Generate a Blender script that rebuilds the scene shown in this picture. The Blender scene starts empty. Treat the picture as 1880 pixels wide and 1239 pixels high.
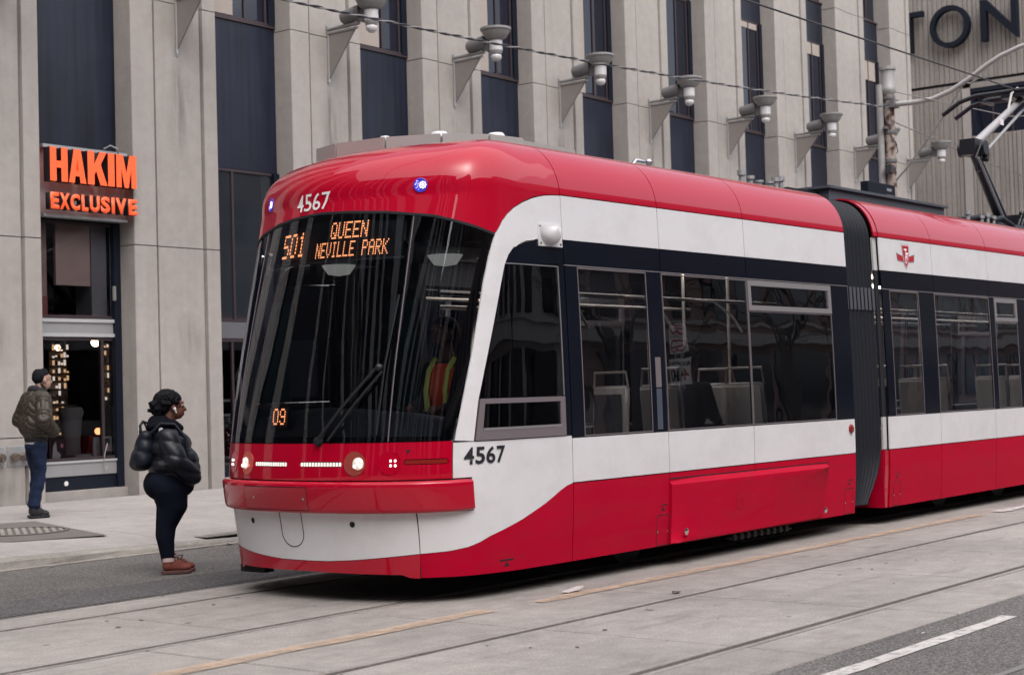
import bpy, bmesh, math, random
import numpy as np
from mathutils import Vector, Matrix
from mathutils.geometry import tessellate_polygon
from math import sin, cos, pi, radians, sqrt
random.seed(4); rng = np.random.default_rng(4)
SC = bpy.context.scene
COL = SC.collection

# ---------------------------------------------------------------- camera, sky, sun, exposure
CAM_H = 1.5
cam = bpy.data.cameras.new('camera'); camo = bpy.data.objects.new('camera', cam); COL.objects.link(camo)
cam.sensor_width = 36.0; cam.lens = 2949.12/1880*36; cam.clip_start = .05; cam.clip_end = 600
yaw, pitch, roll = radians(38.2364), radians(1.9147), radians(-1.597)
f_ = Vector((cos(yaw)*cos(pitch), sin(yaw)*cos(pitch), sin(pitch)))
r_ = Vector((sin(yaw), -cos(yaw), 0)); u_ = r_.cross(f_)
r2 = cos(roll)*r_ + sin(roll)*u_; u2 = -sin(roll)*r_ + cos(roll)*u_
camo.matrix_world = Matrix(((r2.x, u2.x, -f_.x, 0), (r2.y, u2.y, -f_.y, 0), (r2.z, u2.z, -f_.z, CAM_H), (0, 0, 0, 1)))
cam.dof.use_dof = True; cam.dof.focus_distance = 12.5; cam.dof.aperture_fstop = 4.0
SC.camera = camo

SUN_EL, SUN_AZ = radians(56), radians(-122)      # direction towards the sun, azimuth from +X
world = bpy.data.worlds.new('World'); SC.world = world; world.use_nodes = True
wn = world.node_tree; bg = wn.nodes['Background']
sky = wn.nodes.new('ShaderNodeTexSky'); sky.sky_type = 'NISHITA'; sky.sun_disc = False
sky.sun_elevation = SUN_EL; sky.sun_rotation = pi/2 - SUN_AZ
sky.air_density = 1.0; sky.dust_density = 4.0; sky.ozone_density = 1.0
hs = wn.nodes.new('ShaderNodeHueSaturation'); hs.inputs['Saturation'].default_value = .42
wn.links.new(sky.outputs[0], hs.inputs['Color']); wn.links.new(hs.outputs[0], bg.inputs[0])
bg.inputs[1].default_value = .15
sun = bpy.data.lights.new('sun', 'SUN'); sun.energy = 1.0; sun.angle = radians(140); sun.color = (1, .93, .86)
suno = bpy.data.objects.new('sun', sun); COL.objects.link(suno)
sd = Vector((cos(SUN_EL)*cos(SUN_AZ), cos(SUN_EL)*sin(SUN_AZ), sin(SUN_EL)))
suno.rotation_euler = sd.to_track_quat('Z', 'Y').to_euler(); suno.location = (5, -20, 40)
SC.view_settings.view_transform = 'Standard'; SC.view_settings.look = 'None'
SC.view_settings.exposure = 0.98; SC.view_settings.gamma = 1; SC.view_settings.use_curve_mapping = False
SC.render.engine = 'CYCLES'
SC.cycles.max_bounces = 8; SC.cycles.transparent_max_bounces = 24; SC.cycles.caustics_reflective = False; SC.cycles.caustics_refractive = False

# ---------------------------------------------------------------- materials
MATS = {}
def mat(name, base, rough=.6, metal=0., var=0., vscale=8., bump=0., bscale=60., coat=0., spec=.5, emit=None, estr=0., var2=None, streak=0.):
    """principled with procedural colour variation (two noise octaves), optional vertical streaks and bump"""
    if name in MATS: return MATS[name]
    m = bpy.data.materials.new(name); m.use_nodes = True; MATS[name] = m
    nt = m.node_tree; N = nt.nodes; L = nt.links; b = N['Principled BSDF']
    b.inputs['Base Color'].default_value = (*base, 1); b.inputs['Roughness'].default_value = rough
    b.inputs['Metallic'].default_value = metal; b.inputs['Specular IOR Level'].default_value = spec
    b.inputs['Coat Weight'].default_value = coat; b.inputs['Coat Roughness'].default_value = .03
    if emit: b.inputs['Emission Color'].default_value = (*emit, 1); b.inputs['Emission Strength'].default_value = estr
    if var or bump or streak:
        tc = N.new('ShaderNodeTexCoord')
        geo = N.new('ShaderNodeNewGeometry')
    col_out = None
    if var:
        n1 = N.new('ShaderNodeTexNoise'); n1.inputs['Scale'].default_value = vscale; n1.inputs['Detail'].default_value = 8; n1.inputs['Roughness'].default_value = .65
        L.new(geo.outputs['Position'], n1.inputs['Vector'])
        n2 = N.new('ShaderNodeTexNoise'); n2.inputs['Scale'].default_value = vscale*.11; n2.inputs['Detail'].default_value = 4
        L.new(geo.outputs['Position'], n2.inputs['Vector'])
        ad = N.new('ShaderNodeMath'); ad.operation = 'ADD'; L.new(n1.outputs[0], ad.inputs[0]); L.new(n2.outputs[0], ad.inputs[1])
        mr = N.new('ShaderNodeMapRange'); mr.inputs[1].default_value = .65; mr.inputs[2].default_value = 1.35
        mr.inputs[3].default_value = 1-var; mr.inputs[4].default_value = 1+var*.6; L.new(ad.outputs[0], mr.inputs[0])
        mx = N.new('ShaderNodeMix'); mx.data_type = 'RGBA'; mx.blend_type = 'MULTIPLY'; mx.inputs[0].default_value = 1
        mx.inputs[6].default_value = (*base, 1); L.new(mr.outputs[0], mx.inputs[7]); col_out = mx.outputs[2]
    if streak:
        mp = N.new('ShaderNodeMapping'); mp.inputs['Scale'].default_value = (5, 5, .18); L.new(geo.outputs['Position'], mp.inputs[0])
        n3 = N.new('ShaderNodeTexNoise'); n3.inputs['Scale'].default_value = 1.6; n3.inputs['Detail'].default_value = 6; L.new(mp.outputs[0], n3.inputs['Vector'])
        m3 = N.new('ShaderNodeMapRange'); m3.inputs[1].default_value = .42; m3.inputs[2].default_value = .72; m3.inputs[3].default_value = 1; m3.inputs[4].default_value = 1-streak
        L.new(n3.outputs[0], m3.inputs[0])
        mx2 = N.new('ShaderNodeMix'); mx2.data_type = 'RGBA'; mx2.blend_type = 'MULTIPLY'; mx2.inputs[0].default_value = 1
        if col_out: L.new(col_out, mx2.inputs[6])
        else: mx2.inputs[6].default_value = (*base, 1)
        L.new(m3.outputs[0], mx2.inputs[7]); col_out = mx2.outputs[2]
    if col_out: L.new(col_out, b.inputs['Base Color'])
    if bump:
        nb = N.new('ShaderNodeTexNoise'); nb.inputs['Scale'].default_value = bscale; nb.inputs['Detail'].default_value = 6; L.new(geo.outputs['Position'], nb.inputs['Vector'])
        bp = N.new('ShaderNodeBump'); bp.inputs['Strength'].default_value = bump; bp.inputs['Distance'].default_value = .01
        L.new(nb.outputs[0], bp.inputs['Height']); L.new(bp.outputs[0], b.inputs['Normal'])
    return m
def speckle(m, scale, lo, hi, amt):
    """fine aggregate grain multiplied onto the base colour"""
    nt = m.node_tree; N = nt.nodes; L = nt.links; b = N['Principled BSDF']
    src = b.inputs['Base Color'].links[0].from_socket if b.inputs['Base Color'].links else None
    geo = N.new('ShaderNodeNewGeometry'); v = N.new('ShaderNodeTexNoise'); v.inputs['Scale'].default_value = scale; v.inputs['Detail'].default_value = 3
    L.new(geo.outputs['Position'], v.inputs['Vector'])
    mr = N.new('ShaderNodeMapRange'); mr.inputs[1].default_value = lo; mr.inputs[2].default_value = hi; mr.inputs[3].default_value = 1-amt; mr.inputs[4].default_value = 1+amt*.8
    L.new(v.outputs[0], mr.inputs[0])
    mx = N.new('ShaderNodeMix'); mx.data_type = 'RGBA'; mx.blend_type = 'MULTIPLY'; mx.inputs[0].default_value = 1
    if src: L.new(src, mx.inputs[6])
    else: mx.inputs[6].default_value = b.inputs['Base Color'].default_value
    L.new(mr.outputs[0], mx.inputs[7]); L.new(mx.outputs[2], b.inputs['Base Color'])
    return m
def glass(name, tint, ior=1.6, rough=0.0, wavy=0.):
    m = bpy.data.materials.new(name); m.use_nodes = True; nt = m.node_tree; N = nt.nodes; L = nt.links
    N.remove(N['Principled BSDF'])
    t = N.new('ShaderNodeBsdfTransparent'); t.inputs[0].default_value = (*tint, 1)
    g = N.new('ShaderNodeBsdfGlossy'); g.inputs['Roughness'].default_value = rough; g.inputs['Color'].default_value = (.9, .93, 1, 1)
    fr = N.new('ShaderNodeFresnel'); fr.inputs[0].default_value = ior
    mx = N.new('ShaderNodeMixShader'); L.new(fr.outputs[0], mx.inputs[0]); L.new(t.outputs[0], mx.inputs[1]); L.new(g.outputs[0], mx.inputs[2])
    L.new(mx.outputs[0], N['Material Output'].inputs[0])
    if wavy:
        geo = N.new('ShaderNodeNewGeometry'); n = N.new('ShaderNodeTexNoise'); n.inputs['Scale'].default_value = 1.3; L.new(geo.outputs['Position'], n.inputs['Vector'])
        bp = N.new('ShaderNodeBump'); bp.inputs['Strength'].default_value = wavy; bp.inputs['Distance'].default_value = .05
        L.new(n.outputs[0], bp.inputs['Height']); L.new(bp.outputs[0], g.inputs['Normal']); L.new(bp.outputs[0], fr.inputs['Normal'])
    return m
def worn(name, base, rough, hole, scale=9., soft=.12):
    """thin paint that is worn through (alpha by noise)"""
    m = mat(name, base, rough, var=.2, vscale=14); nt = m.node_tree; N = nt.nodes; L = nt.links
    geo = N.new('ShaderNodeNewGeometry'); n = N.new('ShaderNodeTexNoise'); n.inputs['Scale'].default_value = scale; n.inputs['Detail'].default_value = 10; n.inputs['Roughness'].default_value = .75
    L.new(geo.outputs['Position'], n.inputs['Vector'])
    mr = N.new('ShaderNodeMapRange'); mr.inputs[1].default_value = hole-soft; mr.inputs[2].default_value = hole+soft; L.new(n.outputs[0], mr.inputs[0])
    L.new(mr.outputs[0], N['Principled BSDF'].inputs['Alpha'])
    return m

M_conc = speckle(mat('concrete_wall', (.365, .335, .313), .85, var=.17, vscale=5, bump=.25, bscale=90, streak=.06), 120, .3, .7, .16)
M_slab = speckle(mat('track_concrete', (.285, .262, .245), .8, var=.36, vscale=5, bump=.25, bscale=70), 60, .3, .7, .2)
M_walk = speckle(mat('sidewalk_concrete', (.335, .312, .30), .85, var=.22, vscale=6, bump=.2, bscale=80), 50, .3, .7, .12)
M_kerb = speckle(mat('kerb_concrete', (.29, .268, .245), .9, var=.35, vscale=9, bump=.4, bscale=60), 120, .3, .7, .2)
M_asph = speckle(speckle(mat('asphalt', (.150, .141, .137), .9, var=.3, vscale=3, bump=.6, bscale=120, spec=.3), 70, .36, .66, .6), 26, .35, .65, .3)
M_joint = mat('joint_dirt', (.07, .062, .056), .95)
M_rail = mat('rail_steel', (.34, .31, .29), .5, .4, var=.35, vscale=20)
M_groove = mat('rail_groove', (.018, .015, .014), .9)
M_yellow = worn('faded_yellow_paint', (.47, .345, .25), .8, .45, 5., .26)
M_white = worn('white_road_paint', (.50, .475, .465), .8, .36, 12., .16)
M_iron = mat('cast_iron', (.16, .145, .135), .6, .4, var=.3, vscale=30)
M_spand = mat('dark_spandrel', (.014, .018, .036), .38, spec=.35, var=.35, vscale=2, streak=.6)
M_wing = mat('office_window_glass', (.008, .010, .022), .06, spec=.6)
M_wing2 = mat('street_window_glass', (.020, .025, .032), .05, spec=.9)
M_bronze = mat('bronze_mullion', (.055, .04, .045), .4, .3)
M_blind = mat('beige_blind', (.36, .31, .28), .8, var=.08)
M_jamb = mat('dark_jamb', (.007, .010, .020), .5, spec=.25)
M_alu = mat('grey_aluminium', (.40, .40, .41), .45, .5, var=.08)
M_galv = mat('galvanised_steel', (.40, .40, .41), .5, .6, var=.15, vscale=12)
M_lamp = mat('lamp_grey', (.25, .245, .245), .5, .1, var=.12, vscale=14)
M_lampdk = mat('lamp_dark_grey', (.14, .135, .14), .5, .1, var=.12)
M_lens = mat('frosted_lens', (.55, .535, .55), .3)
M_gusset = mat('gusset_mesh', (.24, .215, .20), .7, .1, var=.1)
M_red = mat('tram_red', (.42, .0005, .020), .4, coat=1., spec=.05)
M_redside = mat('tram_red_skirt', (.44, .0005, .024), .6, coat=.05, spec=.06, var=.12, vscale=1.5)
M_wht = mat('tram_white', (.70, .69, .715), .4, coat=.5, spec=.3, var=.03, vscale=1.2)
M_blk = mat('tram_black_band', (.004, .006, .013), .15, spec=.4)
M_gap = mat('gap_black', (.004, .005, .010), .8)
M_rub = mat('bellows_rubber', (.009, .011, .018), .6, spec=.3, bump=.15, bscale=200)
M_under = mat('underframe', (.010, .010, .013), .8)
M_roofgrey = mat('roof_grey', (.36, .34, .33), .55, var=.06)
M_roofdk = mat('roof_dark_grey', (.07, .075, .095), .5, var=.1)
M_int = mat('interior_grey', (.16, .165, .18), .6)
M_intdk = mat('interior_dark', (.025, .028, .04), .7)
M_seat = mat('seat_plastic', (.74, .68, .63), .5)
M_grab = mat('grab_rail', (.55, .49, .44), .4, .2)
M_silver = mat('window_frame', (.33, .31, .32), .4, .5)
M_frdk = mat('hopper_frame', (.20, .17, .185), .45, .3)
M_orange = mat('sign_orange', (.90, .10, .025), .45, emit=(1, .10, .025), estr=.28)
M_signblk = mat('sign_return', (.010, .009, .012), .5)
M_letter = mat('black_letter', (.004, .006, .014), .6, spec=.2)
M_ribbed = speckle(mat('ribbed_concrete', (.265, .235, .215), .9, var=.2, vscale=5, bump=.4, bscale=50, streak=.2), 60, .3, .7, .18)
M_pole = mat('galvanised_pole', (.33, .32, .32), .6, .3, var=.25, vscale=9)
M_rust = mat('rusty_pole', (.34, .28, .25), .8, var=.2, vscale=10)
def _rust():
    nt = M_rust.node_tree; N = nt.nodes; L = nt.links; b = N['Principled BSDF']
    src = b.inputs['Base Color'].links[0].from_socket
    geo = N.new('ShaderNodeNewGeometry'); n = N.new('ShaderNodeTexNoise'); n.inputs['Scale'].default_value = 5; n.inputs['Detail'].default_value = 8
    L.new(geo.outputs['Position'], n.inputs['Vector'])
    mr = N.new('ShaderNodeMapRange'); mr.inputs[1].default_value = .5; mr.inputs[2].default_value = .58; L.new(n.outputs[0], mr.inputs[0])
    mx = N.new('ShaderNodeMix'); mx.data_type = 'RGBA'; L.new(mr.outputs[0], mx.inputs[0]); L.new(src, mx.inputs[6]); mx.inputs[7].default_value = (.06, .022, .016, 1)
    L.new(mx.outputs[2], b.inputs['Base Color'])
_rust()
M_cable = mat('black_cable', (.03, .03, .035), .5)
M_cable2 = mat('grey_strand', (.26, .25, .25), .5, .3)
M_brass = mat('dull_brass', (.22, .18, .15), .4, .8, var=.3, vscale=20)
M_led = mat('amber_led', (.9, .3, .1), .5, emit=(1, .33, .13), estr=1.5)
M_ledoff = mat('amber_led_dim', (.2, .07, .04), .5, emit=(1, .3, .13), estr=.12)
M_head = mat('headlight_lit', (1, .95, .9), .3, emit=(1, .93, .84), estr=.55)
M_chrome = mat('chrome', (.7, .68, .68), .12, 1.)
M_amber = mat('red_indicator_lens', (.22, .012, .010), .25)
M_blue = mat('blue_led', (.03, .03, .35), .3, emit=(.10, .08, .9), estr=.12)
M_ink = mat('black_print', (.012, .013, .02), .5)
M_wink = mat('white_print', (.78, .76, .77), .5)
M_lred = mat('logo_red', (.42, .004, .025), .45)
M_concin = mat('shop_column', (.30, .30, .31), .8, var=.15, vscale=20)
def dirty(m, col, lo, hi, amt, sc=(1.2, 1.2, 5.)):
    """dried road film in irregular patches"""
    nt = m.node_tree; N = nt.nodes; L = nt.links; b = N['Principled BSDF']; bc = b.inputs['Base Color']
    geo = N.new('ShaderNodeNewGeometry'); mp = N.new('ShaderNodeMapping'); mp.inputs['Scale'].default_value = sc; L.new(geo.outputs['Position'], mp.inputs[0])
    n = N.new('ShaderNodeTexNoise'); n.inputs['Scale'].default_value = 1.7; n.inputs['Detail'].default_value = 9; n.inputs['Roughness'].default_value = .68; L.new(mp.outputs[0], n.inputs['Vector'])
    mr = N.new('ShaderNodeMapRange'); mr.inputs[1].default_value = lo; mr.inputs[2].default_value = hi; mr.inputs[4].default_value = amt; L.new(n.outputs[0], mr.inputs[0])
    mx = N.new('ShaderNodeMix'); mx.data_type = 'RGBA'; L.new(mr.outputs[0], mx.inputs[0]); mx.inputs[7].default_value = (*col, 1)
    if bc.links: L.new(bc.links[0].from_socket, mx.inputs[6])
    else: mx.inputs[6].default_value = bc.default_value
    L.new(mx.outputs[2], bc)
    rr = N.new('ShaderNodeMapRange'); rr.inputs[1].default_value = lo; rr.inputs[2].default_value = hi; r0 = b.inputs['Roughness'].default_value; rr.inputs[3].default_value = r0; rr.inputs[4].default_value = min(1, r0+.25); L.new(n.outputs[0], rr.inputs[0]); L.new(rr.outputs[0], b.inputs['Roughness'])
dirty(M_redside, (.16, .05, .05), .45, .85, .22); dirty(M_wht, (.42, .39, .37), .45, .85, .40, (1.5, 1.5, 2.)); dirty(M_slab, (.10, .085, .075), .55, .75, .55, (.5, 2.2, 1)); dirty(M_walk, (.20, .18, .165), .55, .78, .5, (1, 1, 1))
def stain_mat(name, col, amt):
    m = bpy.data.materials.new(name); m.use_nodes = True; nt = m.node_tree; N = nt.nodes; L = nt.links; b = N['Principled BSDF']; b.inputs['Base Color'].default_value = (*col, 1); b.inputs['Roughness'].default_value = .95
    tc = N.new('ShaderNodeTexCoord'); mp = N.new('ShaderNodeMapping'); mp.inputs['Location'].default_value = (-1, 0, -1); mp.inputs['Scale'].default_value = (2, 0, 2); L.new(tc.outputs['Generated'], mp.inputs[0])
    ln = N.new('ShaderNodeVectorMath'); ln.operation = 'LENGTH'; L.new(mp.outputs[0], ln.inputs[0])
    geo = N.new('ShaderNodeNewGeometry'); n = N.new('ShaderNodeTexNoise'); n.inputs['Scale'].default_value = 7; n.inputs['Detail'].default_value = 8; ms = N.new('ShaderNodeMapping'); ms.inputs['Scale'].default_value = (1.6, 1.6, .16); L.new(geo.outputs['Position'], ms.inputs[0]); L.new(ms.outputs[0], n.inputs['Vector'])
    m1 = N.new('ShaderNodeMapRange'); m1.inputs[1].default_value = 1.0; m1.inputs[2].default_value = .1; m1.inputs[4].default_value = amt; L.new(ln.outputs['Value'], m1.inputs[0])
    m2 = N.new('ShaderNodeMapRange'); m2.inputs[1].default_value = .35; m2.inputs[2].default_value = .65; L.new(n.outputs[0], m2.inputs[0])
    mu = N.new('ShaderNodeMath'); mu.operation = 'MULTIPLY'; L.new(m1.outputs[0], mu.inputs[0]); L.new(m2.outputs[0], mu.inputs[1]); L.new(mu.outputs[0], b.inputs['Alpha']); return m
M_stain = stain_mat('grime_stain', (.16, .14, .125), .30); M_ruststain = stain_mat('rust_drip', (.21, .17, .14), .32)
G_tram = glass('tram_window_glass', (.34, .38, .45), 1.95, wavy=.08)
G_far = glass('tram_far_glass', (.07, .075, .085), 1.5)
G_wind = glass('windscreen_glass', (.58, .63, .68), 1.62, wavy=.06)
G_shop = glass('shop_glass', (.80, .80, .82), 1.30, wavy=.03)

# ---------------------------------------------------------------- mesh helpers
class MB:
    def __init__(s): s.v = []; s.f = []; s.m = []
    def add(s, vs, fs, mi=0):
        o = len(s.v); s.v += [tuple(p) for p in vs]; s.f += [tuple(i+o for i in q) for q in fs]; s.m += [mi]*len(fs); return s
    def box(s, x0, x1, y0, y1, z0, z1, mi=0):
        return s.add([(x0,y0,z0),(x1,y0,z0),(x1,y1,z0),(x0,y1,z0),(x0,y0,z1),(x1,y0,z1),(x1,y1,z1),(x0,y1,z1)],
                     [(0,3,2,1),(4,5,6,7),(0,1,5,4),(1,2,6,5),(2,3,7,6),(3,0,4,7)], mi)
    def tube(s, pts, r, n=8, mi=0, caps=True):
        pts = [Vector(p) for p in pts]; k = len(pts); rr = r if hasattr(r, '__len__') else [r]*k
        vs = []; up = None
        for i, p in enumerate(pts):
            d = (pts[min(i+1,k-1)]-pts[max(i-1,0)]).normalized()
            if up is None or abs(up.dot(d)) > .98:
                up = Vector((0,0,1)) if abs(d.z) < .9 else Vector((1,0,0))
            a = up.cross(d).normalized(); b = d.cross(a); up = b
            for j in range(n):
                t = 2*pi*j/n; vs.append(p + rr[i]*(cos(t)*a + sin(t)*b))
        fs = [(i*n+j, i*n+(j+1)%n, (i+1)*n+(j+1)%n, (i+1)*n+j) for i in range(k-1) for j in range(n)]
        if caps: fs += [tuple(range(n-1,-1,-1)), tuple(range((k-1)*n, k*n))]
        return s.add(vs, fs, mi)
    def lathe(s, prof, c=(0,0,0), axis=(0,0,1), n=20, mi=0, caps=True):
        ax = Vector(axis).normalized(); a = (Vector((0,0,1)) if abs(ax.z) < .9 else Vector((1,0,0))).cross(ax).normalized(); b = ax.cross(a); c = Vector(c)
        vs = [c + h*ax + r*(cos(2*pi*j/n)*a + sin(2*pi*j/n)*b) for r, h in prof for j in range(n)]
        k = len(prof); fs = [(i*n+j, i*n+(j+1)%n, (i+1)*n+(j+1)%n, (i+1)*n+j) for i in range(k-1) for j in range(n)]
        if caps and prof[0][0] > 1e-4: fs.append(tuple(range(n-1,-1,-1)))
        if caps and prof[-1][0] > 1e-4: fs.append(tuple(range((k-1)*n, k*n)))
        return s.add(vs, fs, mi)
    def prism(s, poly, axis, a0, a1, mi=0):
        """extrude a 2D polygon along axis 'x','y' or 'z'"""
        def P(p, a): return {'x': (a, p[0], p[1]), 'y': (p[0], a, p[1]), 'z': (p[0], p[1], a)}[axis]
        n = len(poly); vs = [P(p, a0) for p in poly] + [P(p, a1) for p in poly]
        fs = [(i, (i+1)%n, n+(i+1)%n, n+i) for i in range(n)] + [tuple(range(n-1,-1,-1)), tuple(range(n, 2*n))]
        return s.add(vs, fs, mi)
    def ball(s, c, r, n=12, m=8, mi=0, sc=(1,1,1)):
        c = Vector(c); vs = [c + Vector((0,0,-r*sc[2]))]
        for i in range(1, m):
            t = -pi/2 + pi*i/m
            vs += [c + Vector((r*sc[0]*cos(t)*cos(2*pi*j/n), r*sc[1]*cos(t)*sin(2*pi*j/n), r*sc[2]*sin(t))) for j in range(n)]
        vs.append(c + Vector((0,0,r*sc[2]))); e = len(vs)-1
        fs = [(0, 1+(j+1)%n, 1+j) for j in range(n)]
        fs += [(1+(i-1)*n+j, 1+(i-1)*n+(j+1)%n, 1+i*n+(j+1)%n, 1+i*n+j) for i in range(1, m-1) for j in range(n)]
        fs += [(e, 1+(m-2)*n+j, 1+(m-2)*n+(j+1)%n) for j in range(n)]
        return s.add(vs, fs, mi)
    def mesh(s, name, mats, smooth=None, fix=True):
        me = bpy.data.meshes.new(name); me.from_pydata(s.v, [], s.f)
        for m in (mats if isinstance(mats, (list, tuple)) else [mats]): me.materials.append(m)
        for p, i in zip(me.polygons, s.m): p.material_index = i
        if fix:
            bm = bmesh.new(); bm.from_mesh(me); bmesh.ops.recalc_face_normals(bm, faces=bm.faces); bm.to_mesh(me); bm.free()
        if smooth is not None:
            me.polygons.foreach_set('use_smooth', [True]*len(me.polygons)); me.set_sharp_from_angle(angle=radians(smooth))
        me.update(); return me
    def obj(s, name, mats, parent=None, smooth=None, loc=None, fix=True):
        return link(name, s.mesh(name, mats, smooth, fix), parent, loc)
def link(name, me, parent=None, loc=None, rotz=0):
    o = bpy.data.objects.new(name, me); COL.objects.link(o)
    if parent: o.parent = parent
    if loc is not None: o.location = loc
    if rotz: o.rotation_euler = (0, 0, rotz)
    return o
def tag(o, label=None, cat=None, group=None, kind=None):
    if label: o['label'] = label
    if cat: o['category'] = cat
    if group: o['group'] = group
    if kind: o['kind'] = kind
    return o
def thing(name, label, cat, loc=(0,0,0), group=None, rotz=0):
    return tag(link(name, None, None, loc, rotz), label, cat, group)
def copy_tree(o, parent=None):
    c = o.copy(); COL.objects.link(c)
    if parent: c.parent = parent
    for ch in list(o.children): copy_tree(ch, c)
    return c
def bevel_mesh(me, w, seg=2, ang=40):
    bm = bmesh.new(); bm.from_mesh(me); bmesh.ops.remove_doubles(bm, verts=bm.verts, dist=1e-5)
    es = [e for e in bm.edges if len(e.link_faces) == 2 and e.calc_face_angle(0) > radians(ang)]
    bmesh.ops.bevel(bm, geom=es, offset=w, segments=seg, affect='EDGES', clamp_overlap=True); bm.to_mesh(me); bm.free(); return me
def text_mesh(txt, bold=0., extrude=0., spacing=1.):
    """built-in font as a mesh in the XY plane, scaled so that it spans 0..1 x 0..1"""
    cu = bpy.data.curves.new('txt', 'FONT'); cu.body = txt; cu.offset = bold; cu.extrude = extrude; cu.space_character = spacing; cu.resolution_u = 4
    o = bpy.data.objects.new('txt', cu); COL.objects.link(o)
    dg = bpy.context.evaluated_depsgraph_get(); me = bpy.data.meshes.new_from_object(o.evaluated_get(dg))
    bpy.data.objects.remove(o); bpy.data.curves.remove(cu)
    co = np.array([v.co for v in me.vertices]); lo = co.min(0); hi = co.max(0); sz = np.maximum(hi-lo, 1e-6)
    co[:, :2] = (co[:, :2]-lo[:2])/sz[:2]
    for v, c in zip(me.vertices, co): v.co = c
    return me, sz[0]/sz[1]
FONT = {'Q':'01110 10001 10001 10001 10101 10011 01111','U':'10001 10001 10001 10001 10001 10001 01110','E':'11111 10000 10000 11110 10000 10000 11111',
 'N':'10001 11001 11001 10101 10011 10011 10001','V':'10001 10001 10001 10001 10001 01010 00100','I':'01110 00100 00100 00100 00100 00100 01110','L':'10000 10000 10000 10000 10000 10000 11111',
 'P':'11110 10001 10001 11110 10000 10000 10000','A':'01110 10001 10001 11111 10001 10001 10001','R':'11110 10001 10001 11110 10100 10010 10001','K':'10001 10010 10100 11000 10100 10010 10001',
 '5':'11111 10000 10000 11110 00001 00001 11110','0':'01110 10001 10001 10001 10001 10001 01110','1':'00100 01100 00100 00100 00100 00100 01110','9':'01110 10001 10001 01111 00001 10001 01110',' ':'00000 00000 00000 00000 00000 00000 00000'}
# ================================================================ GROUND
KX0, KX1 = -45., 110.
def kerb_h(x):
    return float(np.interp(x, [7.0, 10.2, 11.8], [.13, .07, .035]))
def walk_z(x, y):
    t = min(max((y-12.9)/.9, 0), 1); h = kerb_h(x); return h + (.13-h)*(t*t*(3-2*t))
def sheet(name, x0, x1, y0, y1, z, m, kind='structure', parent=None):
    b = MB(); b.add([(x0,y0,z),(x1,y0,z),(x1,y1,z),(x0,y1,z)], [(0,1,2,3)]); o = b.obj(name, m, parent, fix=False)
    return tag(o, kind=kind) if kind else o
sheet('ground', -120, 300, -150, 250, -.08, M_asph)
tag(MB().box(KX0, KX1, -4.6, 4.18, -.079, 0).obj('near_road', M_asph), kind='structure')
tag(MB().box(KX0, KX1, 9.86, 12.62, -.079, 0).obj('far_road', M_asph), kind='structure')
# long dark tyre-worn band on the far lane
wb_ = MB(); vs = []
for i in range(160):
    x = KX0 + (KX1-KX0)*i/159; vs += [(x, 9.95+.02*rng.normal(), .004), (x, 10.72+.04*rng.normal()+.06*sin(x*.7), .004)]
wb_.add(vs, [(2*i,2*i+2,2*i+3,2*i+1) for i in range(159)])
tag(wb_.obj('worn_lane_band', speckle(speckle(mat('asphalt_dark', (.095,.090,.092), .9, var=.35, vscale=4, bump=.5, bscale=120, spec=.3), 70, .36, .66, .5), 26, .35, .65, .3), fix=False), kind='structure')
bed = tag(MB().box(KX0, KX1, 4.18, 9.86, -.079, -.035).obj('track_bed', M_joint), kind='structure')
RAILS = [4.745, 6.225, 7.845, 9.365]
ZONES = [(4.19, 4.70, 6.25), (4.81, 6.18, 6.25), (6.29, 7.80, 6.25), (7.91, 9.32, 7.10), (9.43, 9.85, 6.25)]
slab_me = {}
for zi, (y0, y1, ph) in enumerate(ZONES):
    for k in range(-6, 22):
        x0 = ph + 1.8*k; w = 1.8-.020
        if x0 > 40: continue
        if zi not in slab_me:
            slab_me[zi] = bevel_mesh(MB().box(0, w, y0, y1, -.034, 0).mesh('slab', M_slab), .006, 1)
        o = link('slab', slab_me[zi], bed, (x0+.010, 0, .003*rng.random()))
for zi, (y0, y1, ph) in enumerate(ZONES):      # beyond where single slabs can be told apart
    tag(MB().box(ph+1.8*19+.1 if zi != 3 else ph+1.8*19+.1, KX1, y0, y1, -.034, .001).obj('far_slab_run', M_slab, bed), kind='stuff')
    MB().box(KX0, ph-1.8*6, y0, y1, -.034, .001).obj('near_slab_run', M_slab, bed)
for i, y in enumerate(RAILS):
    b = MB(); s = 1 if i in (0, 2) else -1        # groove lies on the gauge side
    b.prism([(y-s*.045, -.034), (y-s*.004, -.034), (y-s*.004, .004), (y-s*.038, .006), (y-s*.045, .003)], 'x', KX0, KX1, 0)
    b.prism([(y+s*.060, -.034), (y+s*.060, .002), (y+s*.050, .004), (y+s*.048, -.034)], 'x', KX0, KX1, 0)
    b.prism([(y-s*.003, -.034), (y+s*.047, -.034), (y+s*.047, -.030), (y-s*.003, -.030)], 'x', KX0, KX1, 1)
    tag(b.obj('rail', [M_rail, M_groove]), kind='structure')
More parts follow.
